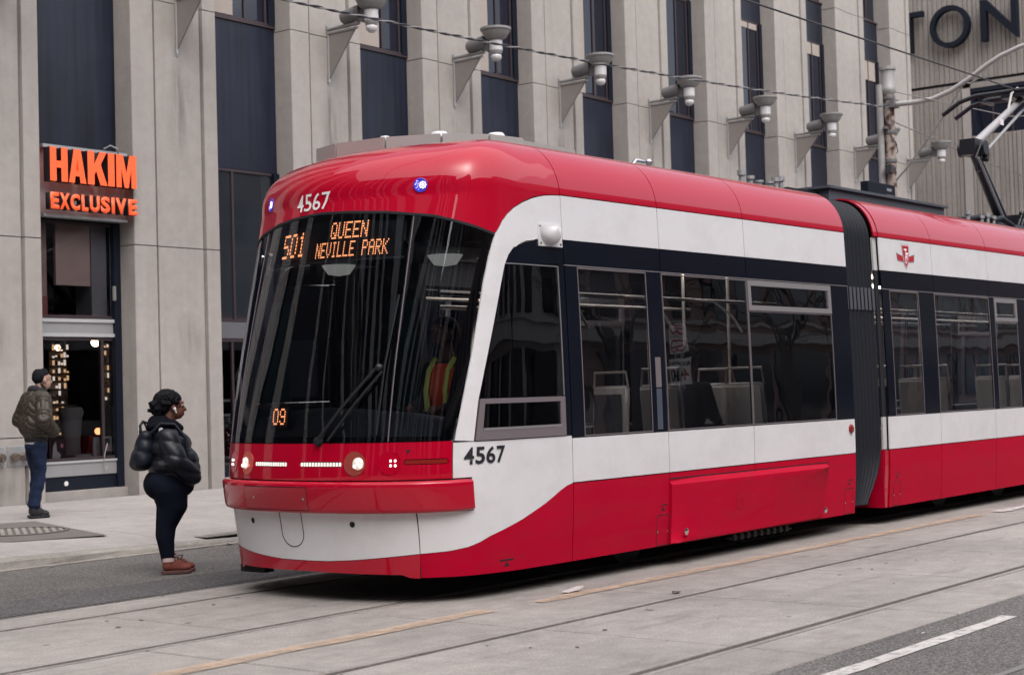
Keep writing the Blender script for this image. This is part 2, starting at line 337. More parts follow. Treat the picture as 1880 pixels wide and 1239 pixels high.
# painted marks
def strip(name, x0, x1, y0, y1, z, m, jag=.012):
    b = MB(); n = max(2, int((x1-x0)/.25)); vs = []
    for i in range(n+1):
        x = x0+(x1-x0)*i/n; vs += [(x, y0+rng.normal()*jag, z), (x, y1+rng.normal()*jag, z)]
    b.add(vs, [(2*i, 2*i+2, 2*i+3, 2*i+1) for i in range(n)]); return tag(b.obj(name, m, fix=False), kind='structure')
strip('yellow_line', 4.0, 8.55, 6.93, 7.07, .010, M_yellow)
strip('yellow_line', 9.05, 17.0, 6.90, 7.03, .010, M_yellow)
strip('white_lane_line', 17.45, 24, 6.86, 6.99, .010, M_white)
strip('white_lane_dash', 6.9, 9.88, 3.81, 3.92, .005, M_white, .004)
strip('white_lane_dash', 15.5, 18.5, 3.81, 3.92, .005, M_white, .004)
strip('crack_sealant', 5.5, 30, 3.14, 3.18, .004, mat('sealant', (.16,.155,.15), .7), .012)
# kerb and sidewalk: the kerb drops towards the crossing on the right
kb = MB(); xs = [KX0] + [x*.5 for x in range(8, 28)] + [KX1]
sec = lambda x: [(12.62, -.06), (12.62, .012), (12.72, .012), (12.735, kerb_h(x)-.02), (12.76, kerb_h(x)), (12.93, kerb_h(x)), (12.93, -.06)]
vs = []; 
for x in xs: vs += [(x, y+rng.normal()*.004, z) for y, z in sec(x)]
n = 7; kb.add(vs, [(i*n+j, i*n+(j+1)%n, (i+1)*n+(j+1)%n, (i+1)*n+j) for i in range(len(xs)-1) for j in range(n)])
tag(kb.obj('kerb', M_kerb), kind='structure')
walk = tag(MB().box(KX0, KX1, 12.94, 19.7, -.07, -.02).obj('sidewalk', M_joint), kind='structure')
WY = [12.94, 14.75, 16.6, 18.35, 19.0]
def walk_slab(x0, x1, y0, y1, name='slab'):
    nx = max(1, int((x1-x0)/.5)); ny = max(1, int((y1-y0)/.4)); b = MB(); vs = []
    X = np.linspace(x0+.004, x1-.004, nx+1); Y = np.linspace(y0+.004, y1-.004, ny+1)
    for x in X:
        for y in Y: vs.append((x, y, walk_z(x, y)))
    q = lambda i, j: i*(ny+1)+j
    fs = [(q(i,j), q(i+1,j), q(i+1,j+1), q(i,j+1)) for i in range(nx) for j in range(ny)]
    ring = [q(i,0) for i in range(nx+1)] + [q(nx,j) for j in range(1,ny+1)] + [q(i,ny) for i in range(nx-1,-1,-1)] + [q(0,j) for j in range(ny-1,0,-1)]
    o = len(vs); vs += [(vs[i][0], vs[i][1], vs[i][2]-.035) for i in ring]
    for k in range(len(ring)): fs.append((ring[k], o+k, o+(k+1)%len(ring), ring[(k+1)%len(ring)]))
    b.add(vs, fs); return b.obj(name, M_walk, walk, fix=True)
GX, GY = 10.29, 14.96       # the round grating in its asphalt patch
for k in range(-3, 20):
    x0 = 5.1+1.9*k if k < 12 else None
    if x0 is None: break
    for j in range(4): walk_slab(x0, x0+1.9, WY[j], WY[j+1])
walk_slab(5.1+1.9*12, KX1, 12.94, 19.0, 'far_slab_run'); walk_slab(KX0, 5.1-1.9*3, 12.94, 19.0, 'near_slab_run')
pp = MB(); corners = [(11.35, 16.15), (10.45, 13.62), (9.55, 13.95), (9.35, 14.6), (10.6, 16.4)]
pp.add([(x, y, .136) for x, y in corners], [(0,4,3,2,1)]); tag(pp.obj('asphalt_patch', speckle(mat('patch_asphalt', (.155,.14,.13), .9, var=.2, vscale=5, bump=.4, bscale=120), 140, .35, .68, .4), fix=False), kind='structure')
M_grate = mat('worn_grate', (.30,.275,.25), .6, .2, var=.25, vscale=30)
gr = thing('manhole_grate', 'round ribbed cast iron grate set in a dark asphalt patch on the sidewalk', 'grate', (GX, GY, .135))
MB().lathe([(.55,.0),(.55,.012),(.50,.014),(.50,.003)], n=40, caps=False).obj('rim', M_iron, gr)
MB().lathe([(.52,.004),(.001,.004)], n=40, caps=False).obj('base_plate', mat('grate_base', (.11,.10,.092), .9), gr)  # plate darker than the bars above it
for k in range(-6, 7):
    t = k*.076; h = sqrt(max(.495**2-t*t, .001)); MB().box(t-.020, t+.020, -h, h, .0045, .010).obj('bar', M_grate, gr).rotation_euler = (0,0,radians(-33))
dg_ = thing('drain_grate', 'small rectangular ribbed grate in the sidewalk by the tram front', 'grate', (11.62, 13.12, walk_z(11.62,13.12)+.012))
MB().box(-.45,.45,-.2,.2,0,.003).obj('frame', M_groove, dg_)
for k in range(13): MB().box(-.44+k*.070, -.40+k*.070, -.19, .19, .0035, .007).obj('bar', M_grate, dg_)
def litter(name, label, cat, x, y, z, s, m, seed):
    r = np.random.default_rng(seed); b = MB(); n = 7; vs = [(0,0,.012*s/.1)]
    for i in range(n): a = 2*pi*i/n; q = s*(.5+.6*r.random()); vs.append((q*cos(a)*1.6, q*sin(a)*.7, .03*r.random()*s/.1))
    b.add(vs, [(0, 1+i, 1+(i+1)%n) for i in range(n)]); o = b.obj(name, m, loc=(x,y,z+.003), fix=False); return tag(o, label, cat)
M_paper = mat('paper', (.42,.39,.38), .8)
litter('litter', 'crumpled pale paper scrap on the concrete beside the yellow line', 'litter', 9.65, 7.08, .008, .09, M_paper, 1)
litter('litter', 'dark dead leaf on the concrete near the third rail', 'litter', 9.92, 6.36, .006, .05, mat('leaf_brown', (.05,.03,.025), .8), 2)
litter('litter', 'tiny pale scrap on the near asphalt right of the slab edge', 'litter', 9.0, 4.05, .0, .022, M_paper, 3)
litter('litter', 'white scrap in the gutter left of the woman', 'litter', 9.0, 12.55, .012, .03, M_paper, 4)
litter('litter', 'white scrap in the gutter right of the woman', 'litter', 11.2, 12.6, .012, .04, M_paper, 5)
st = MB()       # small dark grit and leaf bits scattered over the slabs
for k in range(260):
    x = rng.uniform(4, 22); y = rng.choice([rng.uniform(7.95,9.3), rng.uniform(4.9,6.15), rng.uniform(12.5,12.7), rng.uniform(9.9,12.5)]); s = rng.uniform(.004,.016)
    a = rng.uniform(0,pi); z = .006 if y < 9.4 else (.014 if y > 12.62 else .005)
    st.add([(x+s*2*cos(a),y+s*2*sin(a),z),(x-s*sin(a),y+s*cos(a),z+.003),(x-s*2*cos(a),y-s*2*sin(a),z),(x+s*sin(a),y-s*cos(a),z)], [(0,1,2,3)])
tag(st.obj('road_grit', mat('grit', (.10,.06,.045), .9), fix=False), kind='stuff')

# ================================================================ OFFICE BUILDING (precast pillars, dark bays)
PITCH, PX0, PW, FY, GYP = 3.283, 15.17, 1.66, 19.0, 19.39
bld = thing('office_building', 'long beige precast concrete office block with fluted pillars and dark bays', 'building', (0,0,0))
ZJ = [.10, 3.82, 7.55, 11.28, 15.0]
def pillar_prof():
    # plan of one pillar, front at y=0 (street side is -y), set-back centre panel between two grooves
    u = [(0, .62), (0, .012), (.012, 0), (.410, 0), (.418, .075), (.458, .075), (.464, .024), (1.336, .024), (1.342, .075), (1.382, .075), (1.39, 0), (PW-.012, 0), (PW, .012), (PW, .62)]
    return u
def block_mesh(h):
    return MB().prism([(x, y) for x, y in pillar_prof()], 'z', .007, h-.007).mesh('concrete_panel', M_conc)
bm_h = {j: block_mesh(ZJ[j+1]-ZJ[j]) for j in range(4)}
bm_low = {0: block_mesh(.95), 1: block_mesh(ZJ[1]-ZJ[0]-.95)}
NP0, NP1 = -3, 8
for n in range(NP0, NP1+1):
    x = PX0+PITCH*n
    for j in range(4):
        if n == NP1:
            link('concrete_panel', bm_h[j], bld, (x, FY, ZJ[j])).scale = (.79, 1, 1); continue
        if n == -1 and j == 0:
            link('concrete_panel', bm_low[0], bld, (x, FY, ZJ[0])); link('concrete_panel', bm_low[1], bld, (x, FY, ZJ[0]+.95)); continue
        link('concrete_panel', bm_h[j], bld, (x, FY, ZJ[j]))
core = MB(); core.box(PX0+PITCH*NP0, PX0+PITCH*NP1+1.26, 23.5, 24, 0, 15)
for n in range(NP0, NP1+1): core.box(PX0+PITCH*n+.03, PX0+PITCH*n+(PW if n < NP1 else PW*.79)-.03, FY+.08, FY+.70, .05, 14.98)
core.box(PX0+PITCH*NP0, PX0+PITCH*NP1+1.26, FY+.3, 23.6, 15.0, 15.3)
core.obj('core_wall', M_joint, bld)
MB().box(PX0+PITCH*NP1+1.17, PX0+PITCH*NP1+1.29, FY+.63, 30, .1, 15).obj('end_wall', M_conc, bld)
# bay elements, drawn with x from 0 to BW
BW = PITCH-PW
def bm_box(*a): return MB().box(*a)
me_sp1 = bevel_mesh(MB().box(.0, BW, 0, .06, 5.19, 7.60).mesh('spandrel_panel', M_spand), .006, 1)
me_sp2 = bevel_mesh(MB().box(.0, BW, 0, .06, 10.36, 11.42).mesh('spandrel_panel', M_spand), .006, 1)
me_sp3 = MB().box(.0, BW, 0, .06, 14.2, 15).mesh('spandrel_panel', M_spand)
me_sill = MB().box(0, BW, -.03, .09, 7.602, 7.64).mesh('sill', M_bronze)
me_sill2 = MB().box(0, BW, -.03, .09, 11.422, 11.46).mesh('sill', M_bronze)
me_base = MB().box(0, BW, -.12, .1, .08, .25).mesh('base_plinth', M_conc)
me_black = MB().box(0, BW, 0, .06, .252, .455).mesh('base_panel', M_jamb)
me_band = bevel_mesh(MB().box(0, BW-.12, -.01, .06, 2.46, 2.73).mesh('cross_band', M_alu), .01, 1)
me_band2 = bevel_mesh(MB().box(0, BW-.12, -.01, .06, 2.46, 2.73).mesh('cross_band', mat('dim_band', (.13,.13,.145), .5, .2)), .01, 1)
me_trim = MB().box(0, BW-.12, -.035, -.012, 2.675, 2.725).box(0, BW-.12, -.035, -.012, 2.465, 2.515).mesh('band_trim', mat('bright_trim', (.52,.52,.54), .4, .3))
me_jamb = MB().box(BW-.12, BW, -.05, .07, .26, 5.188).mesh('jamb', M_jamb)
me_jambu = MB().box(BW-.14, BW, -.03, .07, 7.642, 10.358).mesh('jamb', M_jamb)
me_jambl = MB().box(0, .05, -.03, .07, .26, 5.188).mesh('jamb', M_bronze)
def win(z0, z1, frames, gl, blind=None, x0=.05, x1=None):
    """one window: frame + glass pane, optional blind behind"""
    x1 = x1 or BW-.14; f = MB()
    f.box(x0, x1, -.01, .05, z0, z0+.04); f.box(x0, x1, -.01, .05, z1-.04, z1)
    for a in frames: f.box(a-.022, a+.022, -.012, .052, z0+.041, z1-.041)
    w = f.obj('window', M_bronze, bld)
    p = MB(); p.box(x0, x1, .012, .022, z0+.04, z1-.04); p.obj('pane', gl, w)
    return w
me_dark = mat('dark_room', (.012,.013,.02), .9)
for n in range(NP0, NP1):
    x = PX0+PITCH*n+PW; L = (x, GYP, 0); inview = n >= -2
    for me in (me_sp1, me_sp2, me_sp3, me_base): link(me.name.split('.')[0], me, bld, L)
    for me in (me_sill, me_sill2): link('sill', me, bld, L)
    link('jamb', me_jamb, bld, L); link('jamb', me_jambu, bld, L); link('jamb', me_jambl, bld, L)
    link('base_panel', me_black, bld, L)
    shop = n == -1
    cb = link('cross_band', me_band if shop else me_band2, bld, L); link('band_trim', me_trim, cb) if shop else None
    for z0, z1, fr in ((7.64, 10.36, [.05+.92, BW-.20]), (11.46, 14.2, [.97])):
        w = win(z0, z1, fr, M_wing); w.location = L
        if z0 < 8:
            h = [0, 0, .95, .9, .9, .55, .28, .25, .33, .3][min(max(n, 0), 9)] if inview else .0
            if n in (-1,): h = .5
            if n in (0, 1, 2, 3, 4):     # pale roller blind or curtain standing in the left part of the window
                MB().box(.09, .09+[.62,.80,.62,.55,.36][n], -.006, .008, z0+.05, z1-.05).obj('curtain', M_blind, w)
            elif n in (5, 6, 7):
                MB().box(.09, BW-.18, -.006, .008, z1-.05-[.14,.30,.52][n-5], z1-.05).obj('blind', M_blind, w)
    if not shop:
        w = win(.456, 2.455, [.55], M_wing if n != 0 else G_shop); w.location = L
        w = win(2.735, 5.188, [.62], M_wing if n != 0 else M_wing2); w.location = L
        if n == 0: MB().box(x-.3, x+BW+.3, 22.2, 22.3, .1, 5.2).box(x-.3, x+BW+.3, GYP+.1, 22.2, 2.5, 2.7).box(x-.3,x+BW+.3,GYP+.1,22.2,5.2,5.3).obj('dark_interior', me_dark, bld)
# ---- the optician's shop bay (between pillars -1 and 0)
sx = PX0+PITCH*-1+PW
L = (sx, GYP, 0)
w = win(.68, 2.455, [.05, 1.29], G_shop); w.location = L
w = win(2.735, 4.14, [.05], G_shop); w.location = L
bp_ = MB().box(0, BW-.12, -.02, .06, .458, .675).obj('shopfront_panel', M_alu, bld, loc=L)
MB().box(0, BW-.12, -.04, -.021, .645, .674).obj('panel_trim', mat('bright_trim', (.52,.52,.54), .4), bp_)
MB().lathe([(.035,0),(.035,.004),(0,.004)], c=(.62,-.003,.355), axis=(0,-1,0)).obj('round_sticker', M_wink, bld, loc=L)
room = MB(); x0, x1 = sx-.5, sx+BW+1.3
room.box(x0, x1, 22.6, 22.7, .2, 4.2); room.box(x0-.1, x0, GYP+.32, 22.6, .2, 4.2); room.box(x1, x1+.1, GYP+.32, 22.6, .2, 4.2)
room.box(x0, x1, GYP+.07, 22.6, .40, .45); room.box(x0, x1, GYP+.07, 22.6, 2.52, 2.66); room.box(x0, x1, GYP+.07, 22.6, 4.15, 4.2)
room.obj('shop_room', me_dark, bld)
MB().box(sx+1.22, sx+BW-.13, GYP+.12, GYP+.5, 2.68, 4.14).obj('shop_column', M_concin, bld)
bxp = MB().box(sx+.02, sx+.44, GYP+.12, GYP+.17, 2.68, 4.12).obj('wall_panel', mat('brown_panel', (.55,.36,.30), .8, var=.15, vscale=3), bld)  # panel and board colours here raised in place of room light
MB().box(sx+.60, sx+1.20, GYP+.12, GYP+.18, 3.22, 4.12).obj('hanging_board', mat('tan_board', (.66,.48,.41), .8, var=.12, vscale=3), bld)
MB().box(sx+.02, sx+.44, GYP+.112, GYP+.118, 2.68, 3.05).obj('red_panel', mat('dull_red_panel', (.40,.12,.11), .8), bld)
jb = MB().box(sx+BW-.165, sx+BW-.115, GYP-.09, GYP-.05, 3.0, 3.22).obj('junction_box', M_lamp, bld); bevel_mesh(jb.data, .008, 2)
M_bulb = mat('shop_bulb', (1,.8,.6), .4, emit=(1,.78,.55), estr=5)
for k, (a, b_, c) in enumerate([(14.87, 20.5, 2.35), (14.94, 20.5, 2.27), (15.57, 20.5, 2.44)]):
    t = thing('ceiling_spotlight', ['lit shop spotlight, left and higher of the pair behind the glass', 'lit shop spotlight, lower of the pair at left behind the glass', 'brightest lit shop spotlight near the right mullion of the shop window'][k], 'lamp', (a, b_, c), 'shop ceiling lights')
    MB().ball((0,0,0), .045 if k < 2 else .07).obj('bulb', M_bulb, t, smooth=60); MB().lathe([(.07,.05),(.05,.10),(.05,.2)]).obj('housing', M_intdk, t)
# two lit racks of spectacle frames
def rack(name, label, x0, x1, y, z0, z1, seed):
    r = np.random.default_rng(seed); t = thing(name, label, 'display rack', ((x0+x1)/2, y, z0), 'lit display racks in the shop')
    w_ = (x1-x0)/2; h = z1-z0
    MB().box(-w_, w_, .06, .08, 0, h).obj('back_board', mat('rack_board', (.30,.22,.17), .7), t)
    k = 0; z = .08
    while z < h:
        s = MB().box(-w_, w_, -.02, .06, z-.012, z).obj('shelf', M_intdk, t)
        g = MB()
        for q in range(int((x1-x0)/.05)):
            xx = -w_+.03+q*.05
            if r.random() < .8: g.box(xx-.016, xx+.016, -.012, .0, z+.004+.02*r.random(), z+.035+.06*r.random(), int(r.integers(0,3)))
        tag(g.obj('spectacles', [mat('frame_gold_glow', (.55,.36,.2), .3, .6, emit=(1,.6,.3), estr=.45), mat('frame_white_glow', (.7,.62,.55), .3, emit=(1,.85,.7), estr=.5), mat('frame_black', (.02,.015,.015), .3)], t), kind='stuff')  # gold and white frames glow, standing in for rack lighting
        z += .115; k += 1
    return t
rack('display_rack', 'left lit rack of spectacle frames behind the shop glass beside the man', 14.54, 14.86, 20.2, .95, 2.30, 5)
rack('display_rack', 'right lit rack of spectacle frames behind the shop glass by the jamb', 15.64, 15.96, 20.4, 1.45, 2.42, 6)
def poster(label, x0, x1, z0, z1, y, build):
    t = thing('poster', label, 'poster', ((x0+x1)/2, y, z0), 'posters in the shop window'); w_ = (x1-x0)/2; h = z1-z0
    MB().box(-w_, w_, 0, .02, 0, h).obj('board', mat('poster_grey', (.33,.32,.33), .4, var=.4, vscale=7), t); build(t, w_, h); return t
M_pskin = mat('poster_skin', (.40,.27,.22), .5); M_pblk = mat('poster_black', (.012,.013,.018), .4)
def flat(pts, y, m, nm, t): b = MB(); b.add([(p[0], y, p[1]) for p in pts], [tuple(range(len(pts)))]); return b.obj(nm, m, t, fix=False)
def oval(cx, cz, a, b, n=16): return [(cx+a*cos(2*pi*i/n), cz+b*sin(2*pi*i/n)) for i in range(n)]
def pb1(t, w, h):
    flat([(-w*.75,.0),(w*.75,.0),(w*.7,h*.28),(w*.2,h*.40),(-w*.2,h*.40),(-w*.7,h*.28)], -.002, M_pskin, 'shoulders', t)
    flat([(-w*.5,.0),(w*.5,.0),(w*.42,h*.36),(-w*.42,h*.36)], -.003, M_pblk, 'top', t)
    flat(oval(0,h*.60,w*.27,h*.22), -.004, M_pskin, 'face', t); flat(oval(0,h*.80,w*.30,h*.13), -.005, M_pblk, 'hair', t)
    flat(oval(-w*.13,h*.66,w*.13,h*.05), -.006, M_pblk, 'lens', t); flat(oval(w*.13,h*.66,w*.13,h*.05), -.006, M_pblk, 'lens', t)
def pb2(t, w, h):
    flat([(-w,.0),(w,.0),(w,h),(-w,h)], -.002, M_pblk, 'dark_ground', t)
    flat([(-w*.8,h*.1),(w*.2,h*.05),(w*.5,h*.3),(-w*.1,h*.55),(-w*.2,h*.9),(-w*.6,h*.7)], -.004, mat('poster_pale', (.5,.48,.48), .5), 'pale_shape', t)
    flat(oval(w*.1,h*.55,w*.2,h*.12), -.006, M_pblk, 'lens', t)
    flat([(w*.45,h*.62),(w*.8,h*.62),(w*.8,h*.78),(w*.45,h*.78)], -.006, mat('poster_pink', (.6,.25,.27), .5), 'pink_tab', t)
poster('poster of a person in dark sunglasses and black top in the shop window', 14.73, 15.20, .66, 1.00, GYP+.10, pb1)
poster('black and white poster of a face with a pink tab, low in the shop window', 13.98, 14.22, .66, 1.0, GYP+.10, pb2)
dk = thing('display_bench', 'low dark display bench with a grey top inside the shop window', 'bench', (14.72, 19.75, .45))
MB().box(-.26,.26,-.2,.2,.26,.30).obj('bench_top', M_alu, dk); MB().box(-.2,.2,-.15,.15,0,.26).obj('body', M_intdk, dk)
mq = thing('draped_table', 'grey cloth draped over a stand inside the shop near the man', 'table', (14.72, 20.0, .45))
MB().lathe([(.15,0),(.13,.45),(.16,.82),(.19,.92),(.16,.99),(.02,1.0),(0,1.0)], n=14).obj('cloth', mat('grey_cloth', (.16,.155,.15), .9), mq, smooth=50)
MB().box(-.1,.1,-.02,.02,1.01,1.03).obj('tray', M_brass, mq)
cr = thing('red_case', 'dark red leaning case on the shop floor behind the poster', 'case', (15.15, 20.2, .45)); c_ = MB().box(-.1,.1,-.06,.06,0,.55).obj('shell', mat('dark_red_case', (.10,.022,.02), .6), cr); c_.rotation_euler = (0,radians(10),0)
MB().lathe([(.05,0),(.05,.04),(0,.045)], c=(.12,-.1,.62), axis=(0,-1,0)).obj('lamp', mat('case_lamp', (1,.3,.1), .4, emit=(1,.3,.12), estr=2), cr)
cw = MB(); cw.tube([(sx+1.33,GYP-.04,.90),(sx+1.27,GYP-.05,.75),(sx+1.24,GYP-.05,.58),(sx+1.27,GYP-.06,.50),(sx+1.31,GYP-.05,.56)], .006, 6); tag(cw.obj('loose_wire', M_alu, smooth=60), 'pale loose wire hanging over the silver panel below the shop window', 'wire')
# ---- shop sign
sg = thing('shop_sign', 'orange illuminated letters reading HAKIM EXCLUSIVE over the shop window', 'sign', (0,0,0))
SY = 18.90; SX0, SX1 = 13.64, 15.155
bk = MB(); bk.box(sx+.005, sx+BW-.005, SY+.30, SY+.36, 4.16, 5.14); bk.obj('back_panel', mat('sign_back', (.30,.295,.30), .5, var=.2, vscale=6), sg)
MB().box(SX0+.0, SX1-.04, SY+.16, SY+.33, 5.125, 5.17).obj('top_rail', M_alu, sg); MB().box(SX0+.0, SX1-.06, SY+.16, SY+.33, 4.145, 4.185).obj('bottom_rail', M_alu, sg)
MB().tube([(14.72,SY+.2,5.20),(14.78,SY+.12,5.25),(14.86,SY+.06,5.20),(14.9,SY+.1,5.12)], .012, 6).obj('conduit', M_alu, sg, smooth=60)
def letter_solid(ch, x0, x1, z0, z1, y, depth, bold, m_face, m_side, parent, name='letter', poly=None):
    if poly is None:
        me, _ = text_mesh(ch, bold)
    else:
        b = MB(); vs, fs = poly; b.add([(x, y_, 0) for x, y_ in vs], fs); me = b.mesh('letter', m_face, fix=False)
    bm = bmesh.new(); bm.from_mesh(me); bmesh.ops.remove_doubles(bm, verts=bm.verts, dist=1e-4)
    for v in bm.verts: v.co = (x0+(x1-x0)*v.co.x, y, z0+(z1-z0)*v.co.y)
    for f in bm.faces:
        f.normal_update()
        if f.normal.y > 0: f.normal_flip()
    r = bmesh.ops.extrude_face_region(bm, geom=list(bm.faces)); new = [g for g in r['geom'] if isinstance(g, bmesh.types.BMVert)]
    # originals stay in front, the new copies go back
    for v in new: v.co.y += depth
    bm.normal_update()
    for f in bm.faces: f.material_index = 0 if f.normal.y < -.9 or all(abs(v.co.y-y) < 1e-5 for v in f.verts) else 1
    bmesh.ops.recalc_face_normals(bm, faces=bm.faces)
    me.materials.clear(); me.materials.append(m_face); me.materials.append(m_side)
    bm.to_mesh(me); bm.free(); return link(name, me, parent)
def rect(x0, y0, x1, y1): return [(x0,y0),(x1,y0),(x1,y1),(x0,y1)]
# heavy condensed capitals as polygons on a unit cell
def LP(*polys):
    vs, fs = [], []
    for p in polys: o = len(vs); vs += p; fs.append(tuple(range(o, o+len(p))))
    return vs, fs
HK = {'H': LP([(0,0),(.36,0),(.36,.40),(.64,.40),(.64,0),(1,0),(1,1),(.64,1),(.64,.60),(.36,.60),(.36,1),(0,1)]),
      'A': LP([(0,0),(.33,0),(.38,.20),(.62,.20),(.67,0),(1,0),(.70,1),(.5,1),(.5,.74),(.575,.37),(.425,.37),(.5,.74),(.5,1),(.30,1)]),
      'K': LP([(0,0),(.34,0),(.34,.30),(.43,.42),(.64,0),(1,0),(.66,.62),(.97,1),(.62,1),(.34,.62),(.34,1),(0,1)]),
      'I': LP([(0,0),(1,0),(1,1),(0,1)]),
      'M': LP([(0,0),(.25,0),(.25,.58),(.40,0),(.60,0),(.75,.58),(.75,0),(1,0),(1,1),(.66,1),(.5,.45),(.34,1),(0,1)])}
px2x = lambda p: SX0 + (p-88)/(247-88)*(SX1-SX0)
HL = [('H', 88, 119), ('A', 121, 152), ('K', 155, 191), ('I', 192.5, 204.5), ('M', 208, 246)]
# px spacing is perspective-compressed a little towards the right; positions are metres along the wall
for ch, a, b_ in HL: letter_solid(ch, px2x(a), px2x(b_), 4.63, 5.11, SY, .15, 0, M_orange, M_signblk, sg, poly=HK[ch])
EX = [('E',88,103),('X',104,122),('C',123,140),('L',143,155),('U',158,176),('S',178,195),('I',198,204),('V',206,226),('E',230,246.5)]
for ch, a, b_ in EX: letter_solid(ch, px2x(a), px2x(b_), 4.235, 4.47, SY, .12, .05, M_orange, M_signblk, sg)

# ---- grime: drips under the floodlight brackets, smudges on the piers
for n in range(-1, 9):
    x = PX0+.88+PITCH*n; r = np.random.default_rng(n+30); h = r.uniform(.8, 1.6); w_ = r.uniform(.10, .17)
    b = MB(); b.add([(x-w_, FY+.019, 6.85-h), (x+w_, FY+.019, 6.85-h), (x+w_, FY+.019, 6.95), (x-w_, FY+.019, 6.95)], [(0,1,2,3)]); b.obj('rust_drip', M_ruststain, bld, fix=False)
for x, z, a, c in ((16.20, 2.45, .34, .45), (12.75, 2.4, .3, .5), (16.0, .45, .5, .4), (12.9, .35, .6, .3), (19.6, 3.2, .35, .6), (16.1, 5.9, .3, .9), (12.8, 6.0, .3, 1.0), (19.4, 6.1, .3, .8), (22.7, 5.6, .3, 1.0), (26.0, 6.2, .3, .9), (29.2, 6.0, .3, .9)):
    b = MB(); b.add([(x-a, FY+.017, z-c), (x+a, FY+.017, z-c), (x+a, FY+.017, z+c), (x-a, FY+.017, z+c)], [(0,1,2,3)]); b.obj('grime_stain', M_stain, bld, fix=False)

# ---- fire department connections on the left pillar
def standpipe(label, x, z):
    t = thing('fire_connection', label, 'standpipe', (x, FY+.022, z), 'fire connections on the left pillar')
    p = MB().box(-.17,.17,-.012,0,-.14,.14).obj('plate', M_galv, t); bevel_mesh(p.data, .005, 1)
    for s in (-1, 1):
        b = MB(); b.lathe([(.05,0),(.05,.06),(.062,.062),(.062,.10),(.045,.105),(.045,.12),(0,.12)], c=(s*.07,-.01,0), axis=(s*.25,-1,-.15)); b.obj('inlet', M_brass, t, smooth=40)
    MB().tube([(-.02,-.12,-.01),(0,-.15,-.07),(.04,-.16,-.13),(.08,-.15,-.09),(.07,-.12,-.02)], .006, 6).obj('chain', M_iron, t, smooth=60)
standpipe('brass twin fire hose inlet on a square plate behind the man', 13.11, .80)
standpipe('brass twin fire hose inlet on a plate at the photo left edge', 12.72, .80)

# ---- floodlights on brackets, one per pillar
def floodlight(loc, label):
    t = thing('floodlight', label, 'floodlight', loc, 'floodlights bracketed to the pillars')
    w = MB(); w.tube([(0,-.02,-.90),(0,-.02,.06)], .022, 8); w.box(-.035,.035,-.008,0,-.93,-.82); w.box(-.04,.04,-.008,0,-.05,.08); w.obj('wall_rod', M_galv, t, smooth=40)
    a = MB(); a.tube([(0,-.02,.0),(0,-.74,.0)], .032, 10); a.box(-.022,.022,-.70,-.03,-.085,-.05); a.obj('arm', M_lamp, t, smooth=40)
    MB().add([(.006,-.03,-.83),(.006,-.64,-.09),(.006,-.03,-.09),(-.006,-.03,-.83),(-.006,-.64,-.09),(-.006,-.03,-.09)], [(0,1,2),(5,4,3),(0,3,4,1),(1,4,5,2),(2,5,3,0)]).obj('gusset_plate', M_gusset, t)
    MB().tube([(0,-.03,-.84),(0,-.66,-.08)], .008, 6).obj('brace', M_lampdk, t)
    b = MB(); b.lathe([(.0,-.001),(.10,0),(.118,.02),(.122,.38),(.10,.42),(0,.42)], c=(0,-.38,.135), axis=(0,-1,.12), n=18); b.obj('ballast_box', M_lampdk, t, smooth=40)
    k = MB(); k.box(-.05,.05,-.92,-.80,.0,.20); k.box(-.035,.035,-.80,-.70,.03,.10); k.obj('knuckle', M_lampdk, t)
    h = MB(); h.lathe([(.07,.0),(.10,.05),(.115,.10),(.115,.30),(.13,.31)], c=(0,-1.02,-.13), n=20); h.obj('lamp_body', M_lamp, t, smooth=40)
    s_ = MB(); s_.ball((0,-1.02,-.13), .10, 16, 8, sc=(1,1,.85)); hh = s_.obj('globe', M_lens, t, smooth=60)
    lp = MB(); lp.lathe([(.118,.115),(.118,.29)], c=(0,-1.02,-.13), n=20); lp.obj('lens', M_lens, t, smooth=40)
    bo = MB(); bo.lathe([(.13,.315),(.18,.34),(.235,.41),(.262,.48),(.282,.482),(.282,.522),(.255,.526),(0,.51)], c=(0,-1.02,-.13), n=28); bo.obj('bowl', M_lamp, t, smooth=35)
    MB().box(.25,.29,-1.05,-.99,.35,.42).obj('clip', M_lampdk, t)
    return t
desc = ['cropped at the left edge', 'cropped above the shop sign pillar', 'nearest whole one, its bowl cut by the top edge', 'second whole floodlight from the left', 'third whole floodlight, above the tram nose', 'floodlight above the first tram seam', 'floodlight above the middle of the front car', 'floodlight right of the car middle', 'floodlight half hidden behind the rusty pole', 'floodlight against the ribbed wall right of the pole']
fl0 = floodlight((PX0+.88-PITCH, FY+.022, 7.68), 'grey bracketed floodlight, '+desc[0])
for n in range(0, 9):
    c = copy_tree(fl0); c.location = (PX0+.88+PITCH*n, FY+.022, 7.68); c['label'] = 'grey bracketed floodlight, '+desc[n+1]

